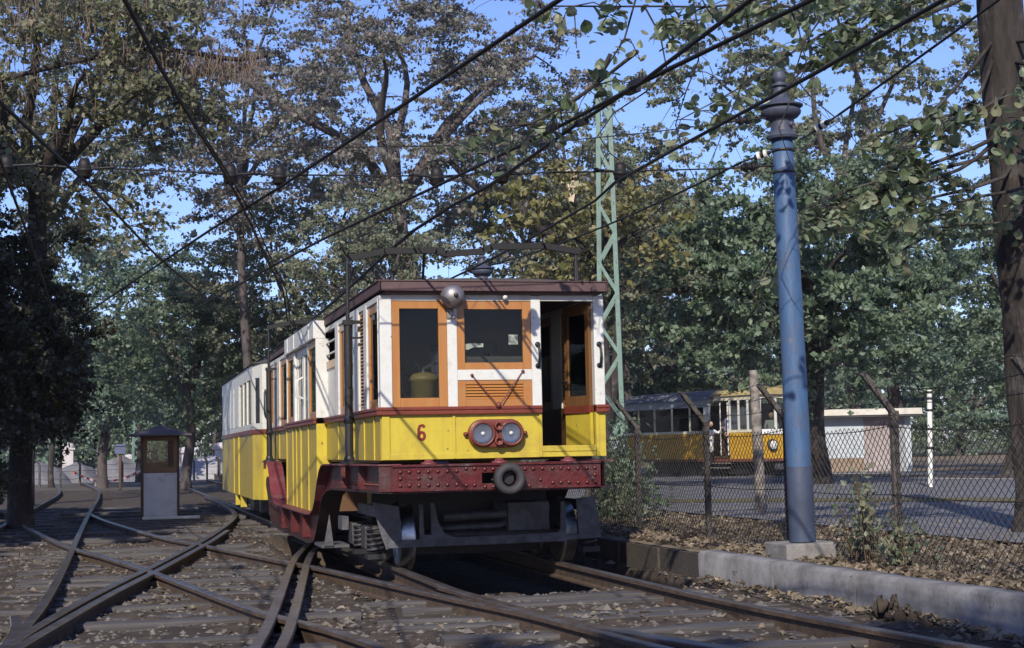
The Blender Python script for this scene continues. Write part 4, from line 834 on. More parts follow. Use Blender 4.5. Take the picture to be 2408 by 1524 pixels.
# ------------------------------------------------------------------ lattice masts
def lattice(loc, label, h=6.4, wb=.36, wt=.16, bays=15):
    p = thing('lattice_mast', label, 'mast', loc, 'green lattice masts')
    w = lambda z: wb+(wt-wb)*z/h
    cs = [(-1, -1), (1, -1), (1, 1), (-1, 1)]
    for sx, sy in cs:
        m = MB(); m.bar((sx*wb/2, sy*wb/2-sy*.0, 0), (sx*wt/2, sy*wt/2, h), .06, .012, (0, 1, 0)); m.bar((sx*wb/2-sx*.03, sy*wb/2-sy*.028, 0), (sx*wt/2-sx*.03+0, sy*wt/2-sy*.028, h), .012, .05, (0, 1, 0))
        o = m.build('leg', greenm); o.parent = p
    zs = [h*(1-(1-i/bays)**1.12) for i in range(bays+1)]
    for f in range(4):
        a, c = cs[f], cs[(f+1) % 4]
        for i in range(bays):
            z0, z1 = zs[i], zs[i+1]; s, e = (a, c) if (i+(f >= 2)) % 2 == 0 else (c, a)
            o = MB().bar((s[0]*w(z0)/2*1.01, s[1]*w(z0)/2*1.01, z0), (e[0]*w(z1)/2*1.01, e[1]*w(z1)/2*1.01, z1), .045, .009, (cs[f][0]+c[0], cs[f][1]+c[1], 0.01)).build('brace', greenm); o.parent = p
    o = MB().box(-wt/2-.02, wt/2+.02, -wt/2-.02, wt/2+.02, h-.01, h+.04).build('cap', greenm); o.parent = p
    return p
lm = lattice((3.36, 6.9, ZB), 'pale green riveted lattice mast rising behind the tram beside the fence'); lm.rotation_euler = (0, 0, R(-20))
dup(lm, (-2.67, 72, ZG), R(10), 'distant pale green lattice mast among trees above the sentry booth', scale=(1.1, 1.1, 1.05))

# ------------------------------------------------------------------ wire fence on the right
fx = 2.72
fe = thing('wire_fence', 'chain-link fence on bent concrete posts with barbed wire along the bank', 'fence', (fx, 0, ZB))
py_ = [12.4, 10.25, 8.1, 6.0, 3.9, 1.55, -.60, -2.77, -5.0, -7.2]
def fpost(y, m=None):
    dx = .01*math.sin(y*5)
    return MB().bar((fx+dx, y, -.1), (fx+dx, y, 1.34), .062, .062).bar((fx+dx+.01, y, 1.31), (fx-.27+dx, y, 1.66), .055, .05).box(fx+dx-.036, fx+dx+.036, y-.036, y+.036, 1.30, 1.345)
for y in py_: fpost(y).build('post', postm, fe, .01)
for k in range(3):
    t = (.25, .6, .95)[k]; x, z = fx-.27*t, 1.31+.35*t
    m = MB()
    for a, c in zip(py_[:-1], py_[1:]): m.tube(sag((x-.02, a, z+.02), (x-.02, c, z+.02), .03+.02*k), .0035, 5, False)
    for y in np.arange(-7, 12, .13):
        bz = z+.02; m.bar((x-.045, y, bz-.02), (x+.005, y+.02, bz+.02), .003, .003)
    m.build('barbed_wire', meshwire, fe)
m = MB()
for zz in (1.22, .66):
    for a, c in zip(py_[:-1], py_[1:]): m.tube(sag((fx-.045, a, zz), (fx-.045, c, zz), .05 if zz > 1 else .02), .004, 5, False)
m.build('straining_wire', meshwire, fe)
for a, c in zip(py_[:-1], py_[1:]):
    V, F = [], []; pit = .042; n = int((a-c)/pit); nz_ = int(1.2/.042)
    y0 = c
    def seg(p, q_, r=.0033):
        d = (q_-p).normalized(); s1 = d.cross(Vector((1, 0, 0))).normalized()*r; s2 = Vector((r, 0, 0)); o = len(V)
        for b0 in (p, q_):
            for w in (s1+s2*.5, -s1+s2*.5, -s2): V.append(b0+w)
        for i in range(3): F.append((o+i, o+(i+1) % 3, o+3+(i+1) % 3, o+3+i))
    for i in range(0, n):
        for k in range(nz_):
            up = (i+k) % 2 == 0
            za, zb2 = .08+k*.042, .08+(k+1)*.042
            ya = y0+(i if up else i+1)*pit; yb = y0+(i+1 if up else i)*pit
            f = lambda yy, z: z-(.055*4*((yy-c)/(a-c))*(1-(yy-c)/(a-c)))*(z/1.25)**2+.01*math.sin(yy*9)
            g = lambda yy, z: fx-.045+.03*math.sin(yy*2.3+z)*math.sin(z*2.5)
            seg(Vector((g(ya, za), ya, f(ya, za))), Vector((g(yb, zb2), yb, f(yb, zb2))))
    fast_mesh('mesh_panel', np.array([tuple(v) for v in V]), np.array(F), meshwire, fe, kind='stuff')
# other posts over there
tag(MB().tube([(5.53, 6.7, 0), (5.50, 6.7, 1.2), (5.47, 6.7, 2.16)], [.085, .075, .065], 10).build('old_post', M('mottled_post', (.30, .27, .24), .9, col2=(.10, .085, .08), scale=9, bump=.4)), 'mottled grey post standing in the bank behind the fence before the yellow tram', 'post')
sp_ = thing('striped_post', 'thin white post with dark bands near the low white building', 'post', (13.2, 15.7, ZB))
MB().tube([(13.2, 15.7, .0), (13.27, 15.7, 2.16)], .055, 10).build('shaft', M('white_post', (.75, .74, .70), .6), sp_)
for z in (.9, 1.3, 1.7, 1.95, 2.08): MB().lathe([(.056, z), (.062, z+.005), (.062, z+.05), (.056, z+.055)], (13.2+.07*z/2.1, 15.7, 0), 'z', 10).build('band', black, sp_)
# ------------------------------------------------------------------ low building on the right
lb = thing('low_building', 'low white flat-roofed building with overhanging slab roof beyond the street', 'building', (21, 33, ZB))
A0, A1 = Vector((19.3, 33.6, 0)), Vector((23.6, 32.2, 0)); dx = (A1-A0).normalized(); dn_ = Vector((-dx.y, dx.x, 0)); ang = math.atan2(dx.y, dx.x)
wl = M('pale_blue_render', (.44, .48, .53), .8, col2=(.36, .39, .43), scale=2, bump=.1); pk = M('pinkish_render', (.36, .31, .31), .85, bump=.15); tan_ = M('tan_plinth', (.27, .20, .15), .85)
def ob(u0, u1, v0, v1, z0, z1):
    vs = [A0+dx*u+dn_*v+Vector((0, 0, z)) for z in (z0, z1) for v in (v0, v1) for u in (u0, u1)]
    return MB().add(vs, [(0, 2, 3, 1), (4, 5, 7, 6), (0, 1, 5, 4), (2, 6, 7, 3), (0, 4, 6, 2), (1, 3, 7, 5)])
ob(-1.2, 1.25, .0, 3, ZB, 1.95).build('white_wall', wl, lb); ob(1.255, 2.6, .01, 3, ZB, 1.95).build('rendered_wall', pk, lb); ob(2.605, 2.8, .0, 3, ZB, 1.95).build('rendered_wall', wl, lb)
ob(-1.22, 1.24, -.02, 0.0, ZB, .55).build('plinth', tan_, lb); ob(2.3, 2.6, -.02, .006, ZB, 1.7).build('door', M('grey_door', (.3, .3, .33), .7), lb)
ob(-1.5, 3.1, -.5, 3.4, 1.96, 2.16).build('roof', M('pale_roof_slab', (.62, .58, .52), .8), lb); ob(-1.46, 3.06, -.46, 3.36, 1.90, 1.955).build('soffit', canvas, lb)

# ------------------------------------------------------------------ left background
def bent_post(x, y, h=1.05): return MB().tube([(0, 0, 0), (0, 0, h*.82), (-.12, 0, h)], .05, 8)
fe2 = thing('far_fence', 'row of thin bent fence posts along the pale field at far left', 'fence', (-5, 58, ZG))
pp = [(-8.0, 58.5), (-6.93, 57.3), (-6.01, 56.1), (-5.26, 58.8), (-4.44, 61.7), (-3.4, 62.5), (-1.8, 64), (.06, 65.1), (.64, 64.1), (1.3, 66), (1.6, 70), (2.0, 76)]
for x, y in pp: MB().tube([(x, y, ZG), (x, y, ZG+.95), (x-.12, y, ZG+1.15)], .05, 8).build('post', postm, fe2)
for z in (.35, .7, .95):
    m = MB()
    for a, c in zip(pp[:-1], pp[1:]): m.tube(sag((*a, ZG+z), (*c, ZG+z), .05), .008, 4, False)
    m.build('wire_strand', meshwire, fe2)
def heap(x, y, rx, ry, h, label, sd):
    n = 26; V = []; F = []
    for j in range(n+1):
        for i in range(n+1):
            u, v = i/n*2-1, j/n*2-1; r = math.hypot(u, v); z = h*max(0, 1-r**1.6)**.8*(1+.35*noise.noise((u*2+sd, v*2, 1)))+.05*noise.noise((u*6, v*6, sd))
            V.append((x+u*rx, y+v*ry, ZG-.06+max(z, 0)))
    F = [(j*(n+1)+i, j*(n+1)+i+1, (j+1)*(n+1)+i+1, (j+1)*(n+1)+i) for j in range(n) for i in range(n)]
    o = fast_mesh('gravel_heap', np.array(V), np.array(F), pale_m if sd == 4 else MATS['shaded_gravel'], smooth=True); tag(o, label, 'gravel heap', 'gravel heaps beyond the far fence')
pale_m2 = M('shaded_gravel', (.17, .165, .175), .9, col2=(.12, .115, .125), scale=3, bump=.5, bscale=30)  # darker copy of the pale gravel, tree shade put into the colour
heap(-7.4, 68, 1.6, 2.6, 1.15, 'leftmost low gravel heap coloured as in shade beside the dark tree', 1); heap(-5.7, 70, 1.4, 2.6, 1.1, 'gravel heap coloured as in shade left of the leaning pale trunk', 2); heap(-3.6, 72, 1.8, 2.6, 1.35, 'gravel heap coloured as in shade behind the signal box on its post', 3); heap(1.2, 73, 2.2, 2.5, 1.25, 'bright gravel heap between the booth and the tram', 4)
sgn = thing('signal_box', 'small blue-grey box on a dark post left of the booth', 'signal box', (-3.49, 47, ZG))
MB().tube([(-3.49, 47, ZG), (-3.49, 47, 1.22)], .055, 8).build('post', brown, sgn); MB().box(-3.70, -3.28, 46.9, 47.15, 1.18, 1.48).build('box', M('blue_grey_box', (.10, .12, .22), .6), sgn, .02)
MB().prism([(-3.74, 1.48), (-3.24, 1.48), (-3.36, 1.56), (-3.62, 1.56)], 46.86, 47.2, 'y').build('lid', M('blue_grey_box', (.10, .12, .22)), sgn)
def pillar(x, y, h, w, label):
    p = thing('stone_pillar', label, 'pillar', (x, y, ZG), 'stone gate pillars')
    st = M('pale_stone', (.48, .45, .44), .85, col2=(.36, .33, .33), scale=3, bump=.2)
    MB().box(x-w/2, x+w/2, y-w/2, y+w/2, ZG, ZG+h*.8).build('shaft', st, p, .02)
    MB().box(x-w*.65, x+w*.65, y-w*.65, y+w*.65, ZG+h*.8, ZG+h*.85).lathe([(w*.55, ZG+h*.85), (w*.6, ZG+h*.9), (w*.45, ZG+h*.97), (0, ZG+h)], (x, y, 0), 'z', 14).build('cap', st, p)
pillar(-6.48, 80.8, 2.15, .62, 'round-capped stone pillar at left beyond the gravel heaps'); pillar(.07, 78, 1.75, .8, 'stone pillar just right of the sentry booth'); pillar(2.0, 75, 1.95, .7, 'stone pillar close to the far end of the carriage'); pillar(-3.0, 79, 1.4, .5, 'short stone pillar left of the sentry booth')
rl = thing('iron_railing', 'dark iron railing between the stone pillars', 'railing', (1, 77, ZG))
for i in range(13): MB().tube([(.5+i*.1, 77.8-i*.22, ZG), (.5+i*.1, 77.8-i*.22, 1.4)], .022, 5).build('bar', black, rl)
MB().bar((.4, 78, 1.3), (1.8, 75.1, 1.3), .04, .05).bar((.4, 78, .3), (1.8, 75.1, .3), .04, .05).build('rail', black, rl)
br = thing('barrier_tape', 'red and white striped barrier sagging across the gap at left', 'barrier', (-4, 57, ZG))
stp = [(-5.55, 59), (-4.75, 58.4), (-4.3, 58), (-3.9, 57.6), (-3.5, 57.4), (-2.75, 57)]
P = [Vector((-5.55+2.9*i/20, 59-2*i/20, ZG+.62-.55*4*(i/20)*(1-i/20)*.8)) for i in range(21)]
redm = M('barrier_red', (.5, .05, .03), .6)
for i in range(20): MB().bar(P[i], P[i+1], .03, .10).build('stripe', white if i % 2 else redm, br)
sheet('kerb_edge', [(-9, 49.6), (-2.6, 46.2), (1.0, 45.8), (1.0, 46.3), (-2.6, 46.8), (-9, 50.2)], ZG+.03, darkwall)

# ------------------------------------------------------------------ trees
rng = np.random.default_rng(11)
def leaf_quads(c, size, rng, drop=0.):
    n = len(c); s = size*rng.uniform(.55, 1.4, n)
    nrm = rng.normal(size=(n, 3)); nrm[:, 2] = nrm[:, 2]*.9+.3; nrm /= np.linalg.norm(nrm, axis=1)[:, None]
    t = rng.normal(size=(n, 3)); t[:, 2] -= drop; t -= nrm*np.sum(t*nrm, 1)[:, None]; t /= np.linalg.norm(t, axis=1)[:, None]
    b_ = np.cross(nrm, t); fold = rng.uniform(.0, .3, n)[:, None]; S = s[:, None]; w = rng.uniform(.32, .46, n)[:, None]
    V = np.stack([c-t*S*.6, c+b_*S*w+nrm*fold*S*.5-t*S*.08, c+t*S*.6, c-b_*S*w+nrm*fold*S*.5-t*S*.08], 1).reshape(-1, 3)
    return V, np.arange(n*4).reshape(n, 4)
def leaves_at(C, n, spread, size, rng, flat=.45, drop=0.):   # leaves scattered round points
    d = rng.normal(size=(n, 3)); d[:, 2] *= flat
    return leaf_quads(C[rng.integers(0, len(C), n)]+d*spread*.62, size, rng, drop)
def tree(name, label, base, cen, rad, ncl, nlv, leaf, lmat, rt, group=None, bark=barkm, flat=.45, spread=.5, seed=1, drop=.2, lean=0., leader=.6, shell=.5, fork=None, nlimb=6):
    """trunk that forks into bowed limbs, side branches out to cluster points, twigs that carry the leaves"""
    rg = np.random.default_rng(seed); rad = np.array(rad, float); cen = np.array(cen, float); base = np.array(base, float)
    t = thing(name, label, 'tree', tuple(base), group)
    u = rg.normal(size=(ncl, 3)); u /= np.linalg.norm(u, axis=1)[:, None]; C = cen+u*(rg.uniform(.1, 1, ncl)**shell)[:, None]*rad
    C[:, 2] = np.maximum(C[:, 2], base[2]+.35)
    zf = fork if fork is not None else max(base[2]+1.2, cen[2]-rad[2]*.62)
    nodes, par, rr_ = [], [], []
    nt_ = 7; top = np.array([base[0]+(cen[0]-base[0])*.6, base[1]+(cen[1]-base[1])*.6, zf])
    for i in range(nt_):
        k = i/(nt_-1); p = base+(top-base)*k+np.array([.10*math.sin(5*k+seed), .08*math.cos(4*k+seed), 0])*min(1, 3*k); p[2] = base[2]-.1+(zf-base[2]+.1)*k
        nodes.append(p); par.append(i-1); rr_.append(rt*(1.15 if i == 0 else 1-.3*k))
    m = MB(); m.tube([tuple(p) for p in nodes], rr_, 11, False); az0 = rg.uniform(0, 6.28)
    for j in range(nlimb):
        az = az0+2*math.pi*j/nlimb+rg.normal()*.25; up = rg.uniform(.15, 1.0) if j else 1.15; out = (1.15-.75*up)*.85 if j else .25
        e = cen+np.array([math.cos(az)*rad[0]*out, math.sin(az)*rad[1]*out, rad[2]*(up-.3)*.9]); s0 = nodes[nt_-1]; K = 9; pts = [s0]; pj = nt_-1; rs = [rt*.62]
        L = np.linalg.norm(e-s0); ph = rg.uniform(0, 6.28)
        for i in range(1, K+1):
            q = i/K; p = s0+(e-s0)*q; p[2] += L*.10*math.sin(math.pi*q)*(1 if up < .7 else -.3)
            p += np.array([math.sin(ph+q*6), math.cos(ph*1.7+q*5), .5*math.sin(ph+q*7)])*L*.045*min(1, q*3)
            nodes.append(p); par.append(pj); pj = len(nodes)-1; pts.append(p); rr_.append(rt*(.6-.46*q)); rs.append(rr_[-1])
        m.tube([tuple(p) for p in pts], rs, 8, False)
    TW = []
    nfix = len(nodes)
    for c in C[np.argsort(np.linalg.norm(C-cen, axis=1))]:
        N = np.array(nodes); dd = np.linalg.norm(N-c, axis=1)+np.maximum(0, N[:, 2]-c[2])*.5; dd[:nt_-1] += 50
        j = int(np.argmin(dd)); a = N[j]; L = np.linalg.norm(c-a); k = max(2, min(6, int(L/.5))); pj = j; r0 = min(rr_[j]*.7, .012+.014*L); pts = [a]; rs = [r0]; ph = rg.uniform(0, 6.28)
        for i in range(1, k+1):
            q = i/k; p = a+(c-a)*q+np.array([math.sin(ph+q*5)*.06*L, math.cos(ph+q*4)*.06*L, .10*L*math.sin(math.pi*q)])*(1 if i < k else .3)
            nodes.append(p); par.append(pj); pj = len(nodes)-1; rr_.append(max(.008, r0*(1-.7*q))); pts.append(p); rs.append(rr_[-1])
        m.tube([tuple(p) for p in pts], rs, 5 if r0 > .025 else 4, False)
        hd = (c-a)/max(L, .01)
        for w in range(9):
            d = rg.normal(size=3)+hd*.7; d[2] = d[2]*flat-.12; d /= np.linalg.norm(d); l = spread*rg.uniform(.7, 2.0); o = pts[-1] if w < 6 else pts[max(0, len(pts)-2)]
            TW.append((o, d*l))
    O = np.array([o for o, d in TW]); D = np.array([d for o, d in TW])
    w_ = rg.uniform(.15, 1, len(TW))**1.5*np.linalg.norm(D, axis=1); idx = rg.choice(len(TW), nlv, p=w_/w_.sum()) if nlv else []
    for o, d in TW: e = o+d+np.array([0, 0, -.10*np.linalg.norm(d)]); m.tube([tuple(o), tuple(o+d*.5+np.array([0, 0, .03])), tuple(e)], [.008, .006, .003], 3, False)
    m.build('trunk', bark, t)
    if nlv:
        q = rg.uniform(.12, 1.06, nlv)[:, None]; c = O[idx]+D[idx]*q; c[:, 2] -= .10*np.linalg.norm(D[idx], axis=1)*q[:, 0]**2
        c += rg.normal(size=(nlv, 3))*np.array([1, 1, .6])*(.05+.045*spread)
        V, F = leaf_quads(c, leaf, rg, drop); fast_mesh('crown', V, F, lmat, t)
    return t
olive = LEAF('olive_leaves', [(0.101, 0.133, 0.077), (0.164, 0.206, 0.129), (0.228, 0.266, 0.174), (0.278, 0.278, 0.18), (0.253, 0.2, 0.154)])
purple = LEAF('turning_leaves', [(0.127, 0.152, 0.11), (0.19, 0.218, 0.154), (0.228, 0.206, 0.18), (0.266, 0.218, 0.213), (0.215, 0.182, 0.193), (0.316, 0.327, 0.232)])
green = LEAF('green_leaves', [(0.076, 0.121, 0.071), (0.127, 0.188, 0.116), (0.19, 0.254, 0.161), (0.253, 0.303, 0.2)])
blugr = LEAF('blue_green_leaves', [(0.089, 0.152, 0.11), (0.139, 0.218, 0.161), (0.19, 0.266, 0.206), (0.253, 0.303, 0.232)])
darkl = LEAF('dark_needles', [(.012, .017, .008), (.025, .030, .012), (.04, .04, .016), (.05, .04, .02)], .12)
lindenl = LEAF('linden_leaves', [(.09, .125, .06), (.14, .185, .10), (.20, .25, .15), (.25, .30, .20), (.28, .27, .16)], .48, .4)
catl = LEAF('catalpa_leaves', [(0.114, 0.121, 0.064), (0.177, 0.182, 0.103), (0.228, 0.194, 0.129), (0.202, 0.242, 0.116)])
yellowl = LEAF('yellowing_leaves', [(.11, .12, .035), (.18, .17, .06), (.25, .21, .09), (.14, .16, .06)], .35)

# a big linden at the right edge with drooping sprays of large leaves
lt = thing('linden_tree', 'big dark-trunked linden at the right edge with large drooping leaves', 'tree', (5.78, .4, ZB))
tm = MB(); TP = [(6.16, .4, -.1), (6.12, .4, .3), (6.08, .4, 1.2), (6.02, .4, 2.6), (5.92, .4, 4.0), (5.85, .4, 5.6), (5.8, .4, 8.0)]
P = smooth_path(TP, .07); n = 56; vs = []
for i, p in enumerate(P):
    for j in range(n):
        a = 2*math.pi*j/n; rr = (.31-.012*p.z+.10*max(0, .6-p.z)**2*3)*(1+.12*noise.noise((math.cos(a)*2, math.sin(a)*2, p.z*.9))+.045*abs(noise.noise((math.cos(a)*9, math.sin(a)*9, p.z*1.6)))+.02*noise.noise((math.cos(a)*22, math.sin(a)*22, p.z*7)))
        vs.append((p.x+rr*math.cos(a), p.y+rr*math.sin(a), p.z))
tm.add(vs, [(i*n+j, i*n+(j+1) % n, (i+1)*n+(j+1) % n, (i+1)*n+j) for i in range(len(P)-1) for j in range(n)], True)
tm.build('trunk', barkd, lt)
SPR = [[(5.9, .4, 4.6), (5.47, .1, 4.25), (4.57, .1, 3.91), (3.79, .1, 3.67), (3.25, .1, 3.44)],
       [(5.9, .4, 5.6), (5.11, .1, 4.82), (4.38, .1, 4.12), (4.12, .1, 3.71)],
       [(5.8, .4, 6.4), (4.4, .1, 5.71), (3.42, .1, 5.21), (2.69, .1, 4.73), (2.0, .1, 4.36)],
       [(5.9, .4, 4.5), (5.3, .1, 4.05), (4.81, .1, 3.82), (3.83, .1, 3.58), (3.35, .1, 3.26)],
       [(5.9, .4, 4.2), (4.4, .3, 3.8), (3.29, .29, 3.37), (3.05, .29, 3.02), (2.79, .29, 2.62)],
       [(6.0, .4, 3.7), (5.78, .1, 3.39), (5.03, .1, 3.33), (4.43, .1, 3.09)],
       [(5.8, .4, 6.1), (5.13, .1, 5.72), (4.34, .1, 5.39), (3.48, .1, 5.09)],
       [(5.9, .4, 5.0), (5.6, .1, 4.7), (5.18, .1, 4.48), (4.57, .1, 4.12), (4.21, .1, 3.75)],
       [(6.0, .4, 4.2), (5.6, .1, 3.85), (5.23, .1, 3.73), (4.51, .1, 3.55), (4.03, .1, 3.31)],
       [(5.9, .4, 4.0), (5.66, -.3, 3.69), (5.06, -.3, 3.57), (4.4, -.3, 3.4)],
       [(5.8, .4, 5.4), (5.27, .1, 4.63), (4.53, .1, 4.38), (4.0, .1, 4.2)],
       [(5.8, .4, 6.3), (4.74, .1, 5.73), (3.98, .1, 5.35), (3.34, .1, 4.91), (2.96, .1, 4.53)],
       [(5.8, .4, 6.6), (4.65, .1, 5.99), (3.72, .1, 5.65), (2.78, .1, 5.52), (1.97, .1, 5.32)],
       [(5.9, .4, 5.4), (5.7, -1.2, 5.0), (5.0, -1.9, 4.6), (4.5, -2.2, 4.1)],
       [(5.9, .4, 5.2), (5.6, -1.0, 4.7), (5.1, -1.3, 4.4), (4.8, -1.3, 4.0)],
       [(5.8, .4, 6.8), (3.5, -3, 5.6), (1.51, -5, 4.30), (.6, -5, 4.02), (0, -5, 3.97), (-.84, -5, 3.93)],
       [(3.5, -3, 5.6), (1.4, -3.8, 5.0), (.17, -4, 4.37), (.06, -4, 4.02), (-.17, -4, 3.67), (-.43, -4, 3.48)],
       [(-.05, -4, 3.9), (-.17, -4, 3.67), (-.65, -4, 3.38), (-.95, -4, 3.34)],
       [(.5, -3, 4.2), (.1, -2, 3.9), (-.3, -2, 3.75), (-.6, -2, 3.7)]]
bm_ = MB(); tips = []
for s in SPR:
    P = smooth_path(s, .22); k = len(P); bm_.tube(P, [(.022 if s[0][0] > 5 else .012)*(1-i/k)+.005 for i in range(k)], 6)
    for i in range(int(k*.42), k):
        for q_ in range(3):
            d = Vector((random.gauss(0, .6), random.gauss(0, .5), random.gauss(-.35, .35))).normalized(); L = random.uniform(.12, .38)
            e = P[i]+d*L; mid = P[i]+d*L*.55+Vector((0, 0, .04)); bm_.tube([P[i], mid, e], [.006, .004, .003], 4, False)
            for w in range(random.randint(3, 7)): tips.append(P[i].lerp(e, random.uniform(.3, 1.05))+Vector((random.gauss(0, .05), random.gauss(0, .05), random.gauss(-.02, .04))))
# bare hanging twigs at the top
for x, z in ((.9, 4.6), (1.3, 4.7), (1.7, 4.6), (.5, 4.5), (2.0, 4.5)):
    P = smooth_path([(x, -3.2, z), (x+random.uniform(-.3, .2), -3.2, z-.5), (x+random.uniform(-.4, .4), -3.1, z-1.0), (x+random.uniform(-.3, .6), -3.0, z-1.5)], .2)
    bm_.tube(P, [.008-.006*i/len(P) for i in range(len(P))], 4)
    for p in P[2:]:
        e = p+Vector((random.uniform(-.5, .5), 0, random.uniform(-.35, .1))); bm_.tube([p, p.lerp(e, .5)+Vector((0, 0, .04)), e], [.004, .003, .002], 3, False)
bm_.build('branch', barkd, lt)
def leafmesh(sd):                                        # heart-shaped blade folded along its midrib
    rs = random.Random(sd); f = rs.uniform(.1, .35); cv = rs.uniform(.05, .2)
    out = [(0, -.5), (.18, -.55), (.38, -.42), (.46, -.18), (.40, .08), (.24, .32), (0, .58), (-.24, .32), (-.40, .08), (-.46, -.18), (-.38, -.42), (-.18, -.55)]
    vs = [(x, y, f*abs(x)-cv*(y+.2)**2) for x, y in out]+[(0, .0, -.0)]
    m = MB().add(vs, [(i, (i+1) % 12, 12) for i in range(12)]); o = m.build('leaf', lindenl); me = o.data; bpy.data.objects.remove(o); return me
lms = [leafmesh(i) for i in range(6)]
lbase = []
for i in range(6):
    me = lms[i]; lbase.append(np.array([v.co[:] for v in me.vertices]))
random.shuffle(tips); tips.sort(key=lambda p: (p-Vector((-3.45, -14.5, 1.1))).length)
def leaf_mat(p):
    s = random.uniform(.08, .135)*(.72 if p.y < -1.5 else 1); rot = Matrix.Rotation(random.uniform(0, 6.28), 3, 'Z') @ Matrix.Rotation(random.gauss(R(35), R(28)), 3, 'X') @ Matrix.Rotation(random.gauss(0, R(25)), 3, 'Y')
    return rot, s
pal_l = []
for q_ in range(5):                                      # a few leaf tints for the single leaves
    c = [(.12, .165, .085), (.17, .22, .125), (.23, .28, .18), (.095, .125, .06), (.28, .27, .16)][q_]
    pal_l.append(LEAF('linden_leaf_tint', [c, tuple(v*1.1 for v in c)], .48, .4))
lmesh2 = []
for me in lms:
    for q_ in range(5):
        c = me.copy(); c.materials.clear(); c.materials.append(pal_l[q_]); lmesh2.append(c)
VV, FF = [], []; o_ = 0
for i, p in enumerate(tips):
    rot, s = leaf_mat(p)
    if i < 290:
        o = bpy.data.objects.new('leaf', random.choice(lmesh2)); COL.objects.link(o); o.location = p; o.rotation_euler = rot.to_euler(); o.scale = (s, s, s); attach(o, lt)
    else:
        B_ = lbase[i % 6]; v = (np.array(rot) @ B_.T).T*s+np.array(p); VV.append(v); FF.append(np.array([(o_+k, o_+(k+1) % 12, o_+12) for k in range(12)])); o_ += 13
fast_mesh('crown', np.concatenate(VV), np.concatenate(FF), lindenl, lt, kind='stuff')
# upper part of the same tree, above the frame

G = 'trees around the yard'
tree('plane_tree', 'thick-trunked green tree behind the blue pole, its crown hanging over the street', (12.79, 20.2, ZB), (11.4, 17.6, 5.0), (4.1, 2.6, 2.9), 130, 42000, .115, green, .30, G, barkd, .5, .52, 3, leader=.4)
tree('catalpa_tree', 'catalpa hung with long brown pods at the upper left', (-5.2, 15, ZG), (-4.8, 14, 7.6), (3.6, 2.6, 2.8), 110, 16000, .10, catl, .22, G, barkd, .5, .5, 4, leader=.8)
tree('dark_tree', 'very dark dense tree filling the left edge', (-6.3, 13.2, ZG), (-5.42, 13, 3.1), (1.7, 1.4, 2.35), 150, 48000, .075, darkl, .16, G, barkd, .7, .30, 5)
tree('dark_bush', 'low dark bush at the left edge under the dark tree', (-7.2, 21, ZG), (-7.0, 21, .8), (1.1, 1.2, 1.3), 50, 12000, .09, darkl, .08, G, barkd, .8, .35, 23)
tree('tall_tree', 'tall sparse tree with brownish leaves and a dark trunk above the tram roof', (4.7, 30, ZG), (4.3, 30, 11.4), (6.2, 4.5, 5.2), 190, 44000, .105, purple, .32, G, barkm, .2, .55, 6, leader=.8)
tree('tall_tree', 'tall thin-leaved tree at the top left of centre', (.6, 37, ZG), (.2, 36, 12.8), (4.8, 4, 5.0), 130, 24000, .11, purple, .17, G, barkm, .2, .55, 7, leader=.8)
tree('leafy_tree', 'olive leafy tree behind the tram roof left of the lattice mast', (3.0, 41, ZG), (3.4, 40, 6.6), (5.6, 3.5, 4.4), 170, 40000, .11, olive, .25, G, barkm, .4, .6, 8)
tree('leafy_tree', 'olive brown tree behind the broken trunk', (10.0, 35, ZB), (9.6, 34, 8.2), (3.6, 3.2, 5.0), 130, 26000, .11, olive, .22, G, barkm, .35, .6, 9)
tree('leafy_tree', 'blue-green tree left of the booth over the gravel heaps', (-4.2, 52, ZG), (-3.9, 51, 6.7), (4.4, 3.5, 4.4), 150, 38000, .13, blugr, .22, G, barkm, .5, .65, 10)
tree('leafy_tree', 'green tree behind the sentry booth roof', (-1.2, 43, ZG), (-1.0, 42, 5.2), (3.3, 3, 3.2), 130, 30000, .12, green, .2, G, barkm, .45, .6, 11)
tree('leafy_tree', 'yellowish leafy tree between the mast and the blue pole', (13.8, 38, ZB), (13.6, 37.5, 8.0), (3.8, 2.8, 4.8), 130, 30000, .125, olive, .2, G, barkm, .4, .55, 12)
tree('leafy_tree', 'blue-green tree beyond the low white building at right', (22.5, 38, ZB), (21.5, 36, 5.8), (5.2, 3.5, 4.6), 150, 36000, .13, blugr, .25, G, barkm, .45, .62, 13)
tree('tall_tree', 'tall grey-green tree above the blue pole at upper right', (24.0, 37, ZB), (21.2, 36, 13.2), (7.2, 4.2, 5.6), 170, 32000, .135, olive, .25, G, barkm, .28, .55, 14, leader=.6)
tree('leafy_tree', 'olive tree overhanging the dark rear of the street tram', (9.0, 26, ZB), (10.7, 27.2, 6.6), (3.0, 2.4, 2.5), 100, 22000, .105, olive, .17, G, barkd, .4, .5, 24)
tree('leafy_tree', 'bushy green tree at the right edge behind the thin striped post', (19.5, 23, ZB), (20.5, 22, 5.0), (3.6, 3, 3.0), 110, 26000, .11, green, .2, G, barkd, .45, .55, 19)
tree('leafy_tree', 'blue-green tree filling the right edge behind the big linden trunk', (28, 33, ZB), (28, 33, 4.6), (4.5, 3, 4.4), 120, 26000, .13, blugr, .2, G, barkm, .45, .6, 20)
tree('leafy_tree', 'leafy tree behind the street tram', (16.5, 43, ZB), (16.4, 42, 5.0), (4.4, 3, 3.6), 120, 28000, .13, green, .22, G, barkm, .45, .6, 15)
tree('leafy_tree', 'olive tree right behind the second carriage', (3.2, 26.5, ZG), (3.2, 26.5, 5.2), (2.6, 2.4, 3.2), 100, 22000, .095, olive, .18, G, barkm, .4, .5, 16)
